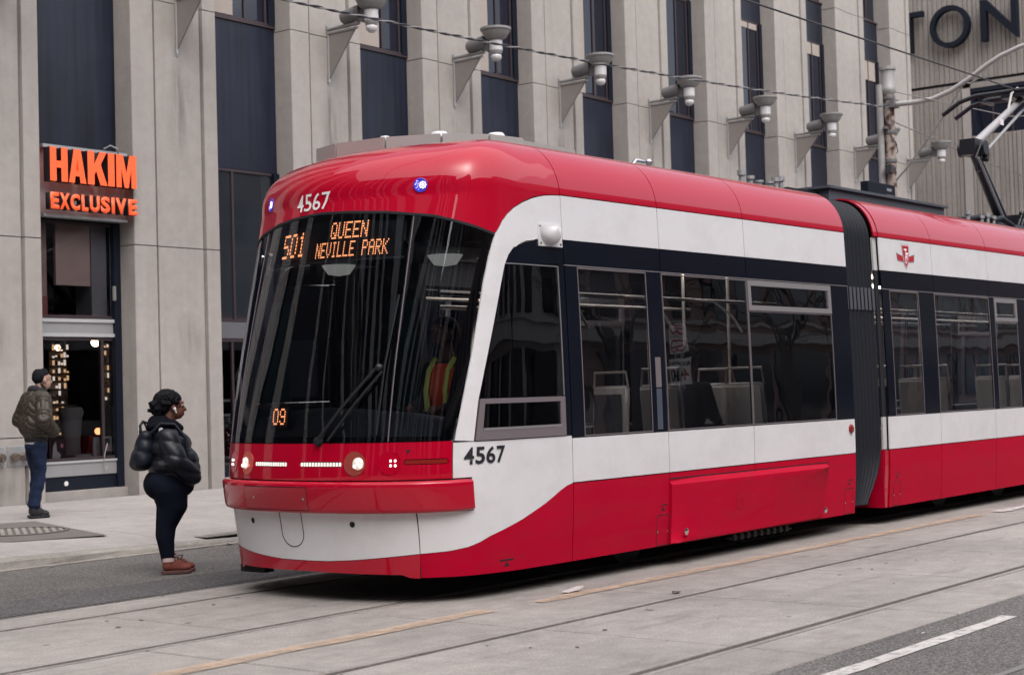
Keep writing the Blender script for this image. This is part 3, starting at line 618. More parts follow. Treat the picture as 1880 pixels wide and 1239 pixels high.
# flowers behind the first bay's glass
fw = thing('flower_display', 'white flowers and grey foliage behind the glass left of the tram', 'flowers', (17.62, GYP+.3, .45))
b = MB(); r = np.random.default_rng(9)
for k in range(150):
    c = Vector((r.normal()*.16, r.normal()*.10, .45+r.normal()*.2)); s = r.uniform(.015,.035); d = Vector(r.normal(size=3)).normalized(); e = d.orthogonal().normalized()*s; g = d.cross(e)
    b.add([c-e, c-g*.8, c+e, c+g*.8], [(0,1,2,3)], int(r.random() < .35))
tag(b.obj('blooms', [mat('grey_leaf', (.10,.12,.10), .7), mat('white_petal', (.55,.55,.55), .7)], fw, fix=False), kind='stuff')
MB().lathe([(.1,0),(.15,.25),(.13,.25)]).obj('pot', M_intdk, fw); 
for z in (1.25, 1.48): tag(MB().box(17.1, 18.3, GYP+.15, GYP+.18, z-.018, z+.018).obj('display_rail', M_alu), 'pale horizontal display rail behind the glass, %s of two' % ('lower' if z < 1.3 else 'upper'), 'rail', 'display rails behind the glass')

# ================================================================ RIBBED WALL WITH BIG LETTERS (across the side street)
BXX = 51.0; hb = thing('ribbed_building', 'ribbed grey concrete building with large black letters TON', 'building', (0,0,0))
K = BXX/50.0
def zz(z): return 1.5+(z-1.5)*K
def ribs(y0, y1, z0, z1, nm):
    b = MB(); r = np.random.default_rng(int(z0*10)+int(y0)); y = y0; prof = [(BXX+.6, y0)]
    while y < y1:
        wv = r.uniform(.085,.16); g = r.uniform(.03,.06); d = r.uniform(.03,.06)
        prof += [(BXX+d, y+.004), (BXX-.012*r.random(), y+g), (BXX-.012*r.random(), min(y+g+wv, y1)-.003)]; y += g+wv
    prof += [(BXX+.6, y1)]
    b.prism(prof, 'z', z0, z1); return b.obj(nm, M_ribbed, hb)
zl = zz(11.10)
ribs(18.6, 27, zl+.05, 22, 'ribbed_panel'); ribs(20.93, 27, 0, zl-.05, 'ribbed_panel')
ribs(18.6, 20.60, 0, zz(9.33), 'ribbed_panel')
MB().box(BXX-.03, BXX+.5, 20.62, 20.90, 0, zz(10.9)).obj('smooth_pilaster', mat('pale_ribbed', (.33,.30,.28), .9, var=.12, vscale=6, bump=.3), hb)
MB().box(BXX+.06, BXX+.6, 18.6, 27, zl-.049, zl+.049).obj('dark_joint', M_gap, hb)
MB().box(BXX-.02, BXX+.5, 18.6, 20.60, zz(10.87), zl-.05).obj('lintel', M_ribbed, hb)
wd = MB(); wd.prism([(18.55,zz(9.34)),(20.36,zz(9.36)),(20.60,zz(10.86)),(18.55,zz(10.86))], 'x', BXX+.25, BXX+.3); wd = wd.obj('window', M_wing, hb)
MB().prism([(20.36,zz(9.36)),(20.60,zz(9.36)),(20.615,zz(10.86)),(20.60,zz(10.86))], 'x', BXX-.01, BXX+.3).obj('slanted_jamb', M_jamb, hb)
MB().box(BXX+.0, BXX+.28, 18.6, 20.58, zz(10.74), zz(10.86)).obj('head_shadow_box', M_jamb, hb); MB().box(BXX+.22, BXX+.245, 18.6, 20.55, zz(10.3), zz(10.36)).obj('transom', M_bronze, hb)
for y in (19.3, 19.95): MB().box(BXX+.22, BXX+.249, y-.03, y+.03, zz(9.36), zz(10.74)).obj('mullion', M_bronze, hb)
MB().box(BXX+.5, BXX+14, 18.7, 27, 0, 22).obj('body_wall', M_ribbed, hb); MB().box(BXX+.01, BXX+40, 18.4, 18.59, 0, 22).obj('street_wall', M_ribbed, hb)
LX = BXX-.35
def wall_letter(nm, polys, label=None):
    b = MB()
    for p in polys: b.prism([(y, z) for y, z in p], 'x', LX, LX+.22)
    o = b.obj('letter', M_letter, hb)
    for y, z in [(polys[0][0][0], polys[0][0][1])]: pass
    return o
yt, z0, z1 = 1.0, zz(12.27), zz(13.60)
Y = lambda y: y*K
wall_letter('T', [[(Y(22.75),z1),(Y(21.62),z1),(Y(21.62),z1-.17),(Y(22.75),z1-.17)], [(Y(22.26),z1-.171),(Y(22.02),z1-.171),(Y(22.02),z0),(Y(22.26),z0)]])
ob = MB(); n = 40; cyy, czz, ro, ri = Y(20.71), (z0+z1)/2, .70, .535; vs = []
for x in (LX, LX+.22):
    for rr in (ro, ri): vs += [(x, cyy+rr*.98*cos(2*pi*i/n), czz+rr*1.0*sin(2*pi*i/n)) for i in range(n)]
fs = []
for i in range(n):
    j = (i+1)%n; fs += [(i, j, n+j, n+i), (2*n+i, 3*n+i, 3*n+j, 2*n+j), (i, 2*n+i, 2*n+j, j), (n+i, n+j, 3*n+j, 3*n+i)]
ob.add(vs, fs); ob.obj('letter', M_letter, hb, smooth=40)
a, b_ = Y(19.66), Y(18.46); wl = .20
wall_letter('N', [[(a,z0),(a-wl,z0),(a-wl,z1-.36),(b_+.05,z0-.02),(b_,z0-.02),(b_,z1+.05),(b_+wl,z1+.05),(b_+wl,z0+.42),(a-wl,z1-.0),(a,z1)]])
for (y, z) in ((Y(22.1),z0+.4),(Y(20.72),z0+.0),(Y(19.6),z0+.5),(Y(18.55),z0+.6)): MB().box(LX+.221, BXX+.03, y-.02, y+.02, z+.03, z+.07).obj('standoff', M_jamb, hb)
# ================================================================ POLE, WIRES
PXp, PYp = 28.3, 13.05
po = thing('utility_pole', 'rust streaked old utility pole with a grey cap and long curved lamp arm', 'pole', (PXp, PYp, .1))
MB().tube([(0,0,0),(0,0,6.92)], [.115,.10], 14).obj('shaft', M_rust, po, smooth=40)
MB().tube([(-.14,.12,0),(-.13,.12,7.0)], .065, 12).obj('grey_conduit', M_pole, po, smooth=40)
MB().lathe([(.10,6.80),(.135,6.86),(.145,6.93),(.13,6.96),(.13,7.26),(.155,7.28),(.155,7.34),(.12,7.34),(0,7.3)], n=18).obj('cap', M_pole, po, smooth=35)
arm = MB(); arm.tube([(0.0,-.05,6.62),(0,-.45,6.60),(0,-.87,6.61),(0,-1.25,6.72),(0,-1.63,6.91),(0,-1.95,7.10),(0,-2.2,7.22),(0,-2.56,7.33),(0,-3.1,7.42),(0,-3.8,7.45)], [.052,.05,.048,.046,.045,.044,.043,.042,.04,.038], 10); arm.obj('lamp_arm', mat('arm_grey', (.42,.40,.40), .5, .2), po, smooth=60)
MB().tube([(0,.03,5.05),(0,-.35,5.42),(0,-.9,6.05),(0,-1.47,6.80),(0,-1.6,6.86)], .017, 6).obj('arm_stay', M_pole, po, smooth=60)
MB().tube([(0,-1.5,6.84),(0,-1.62,6.80),(0,-1.74,6.86),(0,-1.78,6.95)], .02, 6).obj('stay_hook', M_pole, po, smooth=60)
hd = MB(); hd.lathe([(.03,-.0),(.10,.12),(.13,.4),(.07,.75),(0,.78)], c=(0,-3.75,7.44), axis=(0,-1,.02), n=14); hd.obj('lamp_head', M_pole, po, smooth=50)
for z in (4.2, 5.55, 6.1, 6.62, 6.75): MB().lathe([(.125,-.03),(.125,.03)], c=(0,0,z), n=14).obj('clamp_band', M_lampdk, po)
MB().box(-.24,.26,-.03,.03,6.14,6.19).obj('cross_arm', M_lampdk, po); MB().box(-.12,.12,-.16,-.06,6.55,6.70).obj('arm_bracket', M_lampdk, po)
tg = MB(); r = np.random.default_rng(3)
for k in range(6):
    z = 5.5+.18*k; a = r.uniform(0,6.3); tg.tube([(.11*cos(a),.11*sin(a),z),(.15*cos(a+.5),.15*sin(a+.5),z-.13),(.13*cos(a+1.2),.13*sin(a+1.2),z-.2),(.11*cos(a+2),.11*sin(a+2),z-.1)], .009, 5)
tg.box(-.26,-.12,-.12,.0,5.3,5.45); tg.obj('wire_tangle', M_cable, po)
sb = thing('dark_sign_box', 'black sign box fixed to the rusty pole behind the tram roof', 'sign', (27.75, 13.0, 4.9))
bx = MB().box(-.72,.42,-.08,.08,.0,.26).obj('box', M_letter, sb); bevel_mesh(bx.data, .01, 1)
MB().box(.05,.25,-.086,-.081,.13,.18).box(.02,.32,-.086,-.081,.04,.06).obj('pale_print', mat('dim_print', (.2,.2,.22), .6), sb); MB().box(.42,.50,-.03,.03,.1,.16).obj('clamp', M_lampdk, sb)
def helix(name, label, pts, r, pitch, rad, mats, cat='cable'):
    pts = [Vector(p) for p in pts]; b = MB()
    d = [0]
    for a, c in zip(pts, pts[1:]): d.append(d[-1]+(c-a).length)
    n = int(d[-1]/pitch*8)
    for k in range(2):
        P = []
        for i in range(n+1):
            t = d[-1]*i/n; j = min(int(np.searchsorted(d, t, 'right'))-1, len(pts)-2); q = pts[j].lerp(pts[j+1], (t-d[j])/(d[j+1]-d[j]))
            a = 2*pi*t/pitch + pi*k; P.append(q+Vector((0, rad*cos(a), rad*sin(a))))
        b.tube(P, r, 5, k)
    return tag(b.obj(name, mats, smooth=70), label, cat)
def sagline(a, c, sag, n=14):
    a = Vector(a); c = Vector(c); return [a.lerp(c, i/n) + Vector((0,0,-sag*4*(i/n)*(1-i/n))) for i in range(n+1)]
helix('span_cable', 'twisted black and grey cable running from the pole across the facade to the left', sagline((28.2,13.0,6.66),(-16,13.0,7.05),.92,24), .0105, .5, .0105, [M_cable, M_cable2])
helix('service_cable', 'thin twisted cable sloping down to the right from the rusty pole', [(28.4,13.0,6.4),(33,13.0,6.05),(40,13,5.7),(56,13,5.6)], .007, .4, .007, [M_cable2, M_cable2])
tag(MB().tube(sagline((-30,8.61,5.66),(21.6,8.61,5.70),.10,30)+[Vector((60,8.61,5.72))], .011, 6).obj('trolley_wire', M_cable, smooth=70), 'black overhead trolley wire rising above the tram track', 'wire')
tag(MB().tube([(28.35,13.0,6.98),(28.0,10.6,6.15),(27.9,8.61,5.95),(27.7,-6,7.2)], .010, 6).obj('span_wire', M_cable2, smooth=70), 'thin steel span wire from the pole over the street to the pantograph', 'wire')

# ================================================================ ACROSS THE STREET (seen in the tram's paint and glass)
M_brick = mat('brown_brick', (.24,.165,.14), .9, var=.3, vscale=4); M_stone = mat('pale_stone', (.36,.33,.31), .9, var=.2); M_blkwall = mat('dark_curtain_wall', (.008,.009,.015), .5, spec=.2)
def opp(name, label, x0, x1, h, m, seed, y=-11.0, piers=False):
    t = thing(name, label, 'building', (0,0,0)); MB().box(x0, x1, y-14, y, 0, h).obj('wall', m, t)
    r = np.random.default_rng(seed); wp = r.uniform(1.9,2.6)
    if piers:
        x = x0; k = 0
        while x < x1: wd_ = [1.3,2.2,.8,1.6][k % 4]; MB().box(x, min(x+wd_, x1), y, y+.12, 0, h).obj('pier', mat('bounce_pier', (.62,.58,.56), .8, var=.15), t); x += wd_+[2.4,3.4,1.8,2.8][k % 4]; k += 1  # pale piers widened to band the reflections and bounce light on the nose
        return
    me = MB().box(0, wp*.55, 0, .06, 0, 1.7).mesh('window', M_wing); fr = MB().box(-.12, wp*.55+.12, -.03, .09, -.16, -.0).mesh('sill', M_stone)
    z = 4.6
    for k in range(int((x1-x0-1)/3.4)): MB().box(x0+.6+k*3.4, x0+.6+k*3.4+2.8, y, y+.08, .4, 3.4).obj('shop_window', M_wing, t)
    MB().box(x0, x1, y, y+.3, 3.7, 4.1).obj('cornice', M_stone, t)
    while z < h-1.8:
        for k in range(int((x1-x0-.8)/wp)): link('window', me, t, (x0+.6+k*wp, y, z)); 
        MB().box(x0, x1, y, y+.07, z-.25, z-.12).obj('sill_course', M_stone, t); z += 3.3
opp('brick_building', 'brown brick block across the street behind the camera', 2, 20, 11.5, M_brick, 1)
opp('stone_building', 'grey stone block across the street behind the camera', 20.1, 36, 13, mat('grey_stone', (.36,.335,.32), .9, var=.25), 2)
opp('brick_building', 'taller dark brick block far along the opposite side', 36.1, 120, 14, M_brick, 3)
opp('offscreen_glass_block', 'dark glass block with pale vertical piers left of the camera across the street', -26, 1.9, 13, M_blkwall, 4, piers=True)
opp('reflection_tower', 'added tall glass tower with white piers, out of view, filling the windscreen reflection', -70, -12, 40, M_blkwall, 8, y=-36, piers=True)  # added unseen tower, keeps bright sky out of the windscreen reflection
opp('offscreen_glass_block', 'dark glass block with piers farthest left across the street', -60, -26.1, 18, M_blkwall, 5, piers=True)
lf = thing('offscreen_glass_block', 'added dark glass block left of the office block, out of view, for the windscreen reflection', 'building', (0,0,0))  # added unseen block, thins the facade stripes mirrored in the windscreen
MB().box(-62, 4.9, 19.1, 40, 0, 22).obj('wall', M_blkwall, lf); x = -60.; k = 0
while x < 4: wd_ = [.7,1.3,.5][k % 3]; MB().box(x, x+wd_, 18.98, 19.1, 0, 22).obj('pier', M_stone, lf); x += wd_+[5.2,7.0,4.0][k % 3]; k += 1
te = thing('offscreen_glass_block', 'added dark glass tower with pale piers, out of view, blocking sky far to the left', 'building', (0,0,0))  # added unseen tower, shuts off low sky at the end of the street
MB().box(-90, -62, -40, 60, 0, 60).obj('wall', M_blkwall, te)
y = -26.0; k = 0
while y < 46: wd_ = [2.0,3.2,1.4,2.6][k % 4]; MB().box(-62, -61.8, y, y+wd_, 0, 60).obj('pier', mat('bounce_pier', (.62,.58,.56), .8), te); y += wd_+[3.2,4.6,2.6,4.0][k % 4]; k += 1
for z in range(5, 60, 4): MB().box(-62, -61.9, -30, 50, z, z+.35).obj('floor_band', mat('band_grey', (.06,.06,.065), .7), te)
tag(MB().box(-60, 110, -11, -4.6, -.06, .12).obj('near_sidewalk', M_walk), kind='structure')
M_bark = mat('bark', (.05,.042,.04), .9)
def bare_tree(x, y, h, seed, label):
    r = np.random.default_rng(seed); t = thing('bare_tree', label, 'tree', (x,y,.1), 'bare street trees across the street'); tr = MB(); cr = MB()
    tr.tube([(0,0,0),(.05,.02,h*.22),(0,.05,h*.4)], [.16,.12,.10], 8)
    def grow(p, d, L, rad, lev):
        e = p+d*L; m = p+d*L*.5+Vector(r.normal(size=3))*L*.06; cr.tube([p,m,e], [rad,rad*.8,rad*.55], 5, caps=False)
        if lev > 0:
            for k in range(3 if lev > 1 else 4):
                nd = (d+Vector(r.normal(size=3))*.55+Vector((0,0,.12))).normalized(); grow(p.lerp(e, r.uniform(.45,1)), nd, L*r.uniform(.55,.8), rad*.55, lev-1)
    for k in range(5):
        a = 2*pi*k/5+r.random(); grow(Vector((0,.05,h*(.3+.1*r.random()))), Vector((cos(a)*.6,sin(a)*.6,.9)).normalized(), h*.26, .06, 4)
    tr.obj('trunk', M_bark, t, smooth=60); cr.obj('crown', M_bark, t)
bare_tree(14.5,-5.6,8.5,1,'bare tree across the street nearest the camera'); bare_tree(22.5,-5.8,9.5,2,'second bare tree across the street'); bare_tree(29.5,-5.6,8,3,'third bare tree across the street'); bare_tree(38,-5.8,9,7,'farthest bare tree across the street')
def street_sign(x, y):
    t = thing('speed_sign', 'white MAXIMUM 40 speed sign on a post, mirrored in the tram window', 'sign', (x,y,.12))
    MB().tube([(0.04,0,0),(.04,0,3.5)], .03, 8).obj('post', M_pole, t)
    p = MB().box(-.006,.006,-.31,.31,1.85,2.62).obj('plate', M_wink, t)
    for txt, z0, z1, hw in (('MAXIMUM', 2.42, 2.53, .26), ('40', 1.95, 2.33, .22)):
        me, _ = text_mesh(txt, .03)
        for v in me.vertices: v.co = (-.008, hw-2*hw*v.co.x, z0+(z1-z0)*v.co.y)
        me.materials.append(M_ink); link('lettering', me, t)
    for z in (2.95, 3.3):
        MB().box(-.006,.006,-.2,.2,z-.16,z+.16).obj('small_plate', M_wink, t); MB().lathe([(.12,0),(.12,.003),(.09,.003),(.09,0)], c=(-.008,0,z), axis=(-1,0,0), caps=False).box(-.012,-.0085,-.09,.09,z-.012,z+.012).obj('ring_symbol', M_lred, t)
street_sign(31.45, -5.15)

# ================================================================ TRAM
XC, YC, VB, ND = 9.9, 8.61, 2.98, 1.5
_o = np.array([-.2,0,.2,.4,.6,.8,.98,1.1,1.18,1.235,1.262,1.27]); _d = np.array([.007,0,.007,.03,.07,.14,.24,.36,.50,.72,1.0,1.5])
def _cr(t, a):
    n = len(a); i = min(int(t), n-2); f = t-i
    p0 = a[i-1] if i > 0 else 2*a[0]-a[1]; p1 = a[i]; p2 = a[i+1]; p3 = a[i+2] if i+2 < n else 2*a[i+1]-a[i]
    return .5*(2*p1+(p2-p0)*f+(2*p0-5*p1+4*p2-p3)*f*f+(3*p1-p0-3*p2+p3)*f**3)
_T = np.linspace(1, len(_o)-1, 600); _PO = np.array([_cr(t,_o) for t in _T]); _PD = np.array([_cr(t,_d) for t in _T])
# smooth the plan a little so that reflections run clean
_k = np.ones(25)/25
_pad = lambda a, l, r_: np.concatenate([l, a, r_])
_PO2 = np.convolve(np.concatenate([2*_PO[0]-_PO[12:0:-1], _PO, 2*_PO[-1]-_PO[-2:-14:-1]]), _k, 'valid'); _PD2 = np.convolve(np.concatenate([_PD[12:0:-1], _PD, 2*_PD[-1]-_PD[-2:-14:-1]]), _k, 'valid')
_PO2[0] = 0; _PD2 -= _PD2[0]
_SL = np.concatenate([[0], np.cumsum(np.hypot(np.diff(_PO2), np.diff(_PD2)))]); SN = 2.3649
_SL *= SN/_SL[-1]
def spl(x, xs, ys):   # smooth interpolation (monotone-ish cubic through points)
    xs = np.asarray(xs, float); ys = np.asarray(ys, float); m = np.gradient(ys, xs); x = np.clip(x, xs[0], xs[-1]); i = np.clip(np.searchsorted(xs, x, 'right')-1, 0, len(xs)-2)
    h = xs[i+1]-xs[i]; t = (x-xs[i])/h
    return (2*t**3-3*t**2+1)*ys[i]+(t**3-2*t**2+t)*h*m[i]+(-2*t**3+3*t**2)*ys[i+1]+(t**3-t**2)*h*m[i+1]
WV, WW = [.18,.55,.85,1.2,2.0,2.98], [1.235,1.262,1.27,1.27,1.255,1.22]
XV, XX = [.18,.5,.9,1.15,1.6,2.2,2.98], [8.38,8.34,8.28,8.30,8.36,8.48,8.66]
RA, RH, RB = .42, .475, .95
def PSv(s, v):
    s = np.asarray(s, float); v = np.asarray(v, float)
    low = v <= VB; ph = np.clip(v-VB, 0, 1)*pi/2; vl = np.minimum(v, VB)
    far = s < -SN; ss = np.where(far, -2*SN-s, s)
    t = np.clip(-ss/1.3, 0, 1); e = 1-.2*t*t*(3-2*t)          # the nose has squarer roof shoulders
    w = spl(vl, WV, WW) - RA*(1-np.cos(ph)); x0 = spl(vl, XV, XX) + RB*(1-np.cos(ph)); z = np.where(low, v, VB+RH*np.sin(ph)**e)
    q = np.clip(SN+ss, 0, SN); o = np.interp(q, _SL, _PO2); d = np.interp(q, _SL, _PD2)
    d = d + .10*np.clip((v-1.2)/1.6, 0, 1.1)*np.sin(pi*np.clip(o/1.27, 0, 1)**2)
    nose = ss < 0
    x = np.where(nose, x0+d*(XC-x0)/ND, XC+ss); y = np.where(nose, -w*o/1.27, -w)
    y = np.where(far, -y, y)
    return np.stack([x, YC+y, z], -1)
def PN(s, v):
    e = .02; a = PSv(np.asarray(s)+e, v)-PSv(np.asarray(s)-e, v); b = PSv(s, np.asarray(v)+e)-PSv(s, np.asarray(v)-e)
    # crossing the tip line or the roof edge stays well behaved because both sides are smooth
    n = np.cross(a, b); return n/np.maximum(np.linalg.norm(n, axis=-1, keepdims=True), 1e-9)
def surf(name, loops, m, parent, off=0., th=.015, ds=.05, dv=.1, inner=True, offf=None):
    """a panel of the tram skin: polygon (with holes) in (s, v) mapped on the body surface, given thickness"""
    if not isinstance(loops[0], list): loops = [loops]
    V3 = [[Vector((p[0], p[1], 0)) for p in l] for l in loops]; tr = tessellate_polygon(V3); flatv = [p for l in V3 for p in l]
    bm = bmesh.new(); bv = [bm.verts.new(p) for p in flatv]
    for t in tr:
        try: bm.faces.new([bv[i] for i in t])
        except ValueError: pass
    S = [p.x for p in flatv]; Vv = [p.y for p in flatv]; s0, s1, v0, v1 = min(S), max(S), min(Vv), max(Vv)
    def cut(co, no): bmesh.ops.bisect_plane(bm, geom=list(bm.verts)+list(bm.edges)+list(bm.faces), plane_co=co, plane_no=no, dist=1e-5)
    for k in range(int(math.floor(-2*SN/ds))-1, 3):
        c = k*ds
        if s0+1e-4 < c < s1-1e-4 and c > -2*SN-2*ds: cut((c,0,0), (1,0,0))
    k = math.ceil(v0/dv)
    while k*dv < v1:
        if k*dv > v0+1e-4: cut((0,k*dv,0), (0,1,0))
        k += 1
    if v0 < VB < v1: cut((0,VB,0), (0,1,0))
    bmesh.ops.dissolve_degenerate(bm, edges=bm.edges, dist=1e-5)
    bm.verts.ensure_lookup_table(); bm.verts.index_update()
    co = np.array([v.co for v in bm.verts]); fs = []
    for f in bm.faces:
        ids = [v.index for v in f.verts]; f.normal_update()
        fs.append(ids if f.normal.z > 0 else ids[::-1])
    bnd = []
    for e in bm.edges:
        if len(e.link_faces) == 1:
            l = e.link_loops[0]; a, b = l.vert.index, l.link_loop_next.vert.index
            l.face.normal_update(); bnd.append((a, b) if l.face.normal.z > 0 else (b, a))
    bm.free()
    P = PSv(co[:,0], co[:,1]); N = PN(co[:,0], co[:,1]); oo = off if offf is None else np.array([offf(a, b) for a, b in co[:,:2]])[:,None]
    out = P+N*oo; inn = P+N*(oo-th); n = len(P)
    verts = np.concatenate([out, out, inn]); faces = list(fs); nor = [N[i] for f in fs for i in f]
    for a, b in bnd:
        q = (n+a, 2*n+a, 2*n+b, n+b); d = np.cross(verts[q[1]]-verts[q[0]], verts[q[3]]-verts[q[0]]); L_ = np.linalg.norm(d); d = d/L_ if L_ > 1e-12 else np.array([0,0,1.]); faces.append(q); nor += [d]*4
    if inner:
        for f in fs: g = [2*n+i for i in f[::-1]]; faces.append(g); nor += [-N[i-2*n] for i in g]
    me = bpy.data.meshes.new(name); me.from_pydata(verts.tolist(), [], [tuple(map(int, f)) for f in faces]); me.materials.append(m)
    me.polygons.foreach_set('use_smooth', [True]*len(faces)); me.update()
    if offf is None: me.normals_split_custom_set([tuple(map(float, x)) for x in nor])
    else:
        bm = bmesh.new(); bm.from_mesh(me); bmesh.ops.remove_doubles(bm, verts=bm.verts, dist=1e-5); bmesh.ops.recalc_face_normals(bm, faces=bm.faces); bm.to_mesh(me); bm.free(); me.set_sharp_from_angle(angle=radians(35))
    return link(name, me, parent)
MIR = lambda l: [(-2*SN-s, v) for s, v in l][::-1]
def both(name, l, m, parent, **k):
    a = surf(name, l, m, parent, **k); b = surf(name, MIR(l) if not isinstance(l[0], list) else [MIR(q) for q in l], G_far if m is G_tram else m, parent, **k); return a, b
def rectl(s0, s1, v0, v1): return [(s0,v0),(s1,v0),(s1,v1),(s0,v1)]
G = .005
tram = thing('tram', 'red and white low floor streetcar numbered 4567 with a dark curved windscreen', 'tram', (0,0,0))
# key curves (s = metres round the body from the end of the nose, v = height)
SA = .13                                        # seam behind the cab
gtop = [(-.78,2.66),(-.95,2.70),(-1.13,2.74),(-1.39,2.80),(-1.76,2.845),(-2.08,2.868),(-SN,2.878)]
gtop_full = gtop + [(-2*SN-s, v) for s, v in gtop[-2::-1]]     # right to left
arch = [(-.78,2.66),(-.74,2.70),(-.69,2.765),(-.62,2.825),(-.53,2.878),(-.41,2.925),(-.27,2.965),(-.09,3.0),(.03,3.013),(SA,3.02)]
swo = [(-2*SN+.78-SN*0,0)]                      # placeholder, replaced below
sw_r = [(-1.36,.360),(-1.15,.372),(-1.0,.392),(-.90,.42),(-.81,.455),(-.65,.50),(-.48,.55),(-.35,.597),(-.22,.645),(-.12,.69),(-.03,.735),(.05,.765),(SA,.78)]
sw_f = [(-SN,.298),(-2.12,.300),(-1.9,.312),(-1.64,.334),(-1.36,.360)]
pil_l = [(-1.08,1.16),(-1.03,1.45),(-.97,1.78),(-.93,2.05),(-.89,2.30),(-.84,2.50),(-.78,2.66)]
pil_r = [(-.92,1.15),(-.89,1.44),(-.82,1.75),(-.75,2.05),(-.69,2.30),(-.65,2.44),(-.61,2.51),(-.55,2.565),(-.46,2.605),(-.35,2.632),(-.23,2.645),(-.05,2.655),(SA,2.66)]
# red dome over the windscreen
dome = [(SA-G,3.98)] + [(s-G*0, v+G) for s, v in arch[::-1]] ; dome[1] = (SA-G,3.02+G)
dome = [(SA-G, 3.98), (SA-G, 3.02+G)] + [(s, v+G) for s, v in arch[-2:0:-1]] + [(s, v+.012) for s, v in gtop_full] + [(-2*SN-s, v+G) for s, v in arch[1:-1]] + [(-2*SN-SA+G, 3.02+G), (-2*SN-SA+G, 3.98)]
dm = surf('roof_dome', dome, M_red, tram, ds=.04, dv=.05)
# white arch + A pillar, both sides
both('pillar_arch', [(SA-G,3.02-G)] + [(s, v-G) for s, v in arch[-2:0:-1]] + [(s+G, v) for s, v in pil_l[::-1]] + [(s-G, v+G*0) for s, v in pil_r[:6]] + [(s, v+G) for s, v in pil_r[6:-1]] + [(SA-G,2.66+G)], M_wht, tram, off=.002)
# windscreen: a centre pane and two side panes
wb = 1.165
cen = [(-1.552,wb),(-1.552,2.815-.01)] + [(s, v-.006) for s, v in gtop_full if -2*SN+1.56 < s < -1.56] + [(-2*SN+1.552,2.805),(-2*SN+1.552,wb)]
surf('windscreen', cen, G_wind, tram, off=-.004, th=.006, ds=.04, inner=False)
both('side_windscreen', [(-1.542,wb),(-1.09,wb)] + [(s-.012, v) for s, v in pil_l[1:-1]] + [(-.80,2.648),(-.95,2.692),(-1.13,2.732),(-1.39,2.79),(-1.542,2.812)], G_wind, tram, off=-.004, th=.006, ds=.04, inner=False)
both('windscreen_joint', rectl(-1.550,-1.5435,wb,2.81), M_frdk, tram, off=0, th=.02)
# black surround printed inside the glass edge
both('windscreen_border', [(-1.09,wb)]+[(s-.012,v) for s,v in pil_l[1:-1]]+[(-.80,2.65),(-.88,2.66),(-.95,2.45),(-1.03,2.1),(-1.09,1.75),(-1.14,1.45),(-1.17,wb)], M_gap, tram, off=-.014, th=.004)
surf('windscreen_border', [(-1.1,wb-.01),(-1.1,wb+.03)]+[(-SN,wb+.045)]+[(-2*SN+1.1,wb+.03),(-2*SN+1.1,wb-.01)], M_gap, tram, off=-.014, th=.004)
surf('windscreen_gasket', [(s, v+.011) for s, v in gtop_full] + [(s, v-.008) for s, v in gtop_full[::-1]], M_gap, tram, off=.004, th=.03)
# red lamp panel under the windscreen, with holes for the lamps
def circ(cs, cv, r, n=28): return [(cs+r*cos(2*pi*i/n), cv+r*sin(2*pi*i/n)) for i in range(n)]
LAMPS = [(-1.80,1.012,.088),(-1.535,1.012,.082)]; LAMPS += [(-2*SN-s, v, r) for s, v, r in LAMPS]
def slot(s0, s1, v, h): # rounded slot
    n = 8; h2 = h/2; return [(s1-h2+h2*cos(-pi/2+pi*i/n), v+h2*sin(-pi/2+pi*i/n)) for i in range(n+1)] + [(s0+h2+h2*cos(pi/2+pi*i/n), v+h2*sin(pi/2+pi*i/n)) for i in range(n+1)]
SLOTS = [(-2.30,-1.905,1.008,.040), (-1.43,-1.115,1.018,.040)]; SL2 = SLOTS + [(-2*SN-b, -2*SN-a, v, h) for a, b, v, h in SLOTS]
panel = [(-1.092,.893),(-1.092,1.158),(-SN,1.158),(-2*SN+1.092,1.158),(-2*SN+1.092,.893),(-SN,.893)]
surf('lamp_panel', [panel] + [circ(*c) for c in LAMPS] + [slot(*s) for s in SL2], M_red, tram, ds=.05)
def frame_at(s, v, off=0.):
    p = PSv(s, v); n = PN(s, v); t = PSv(s+.01, v)-PSv(s-.01, v); t /= np.linalg.norm(t); u = np.cross(n, t)
    if u[2] < 0: u = -u; 
    return Vector(p+n*off), Vector(n), Vector(t), Vector(u)
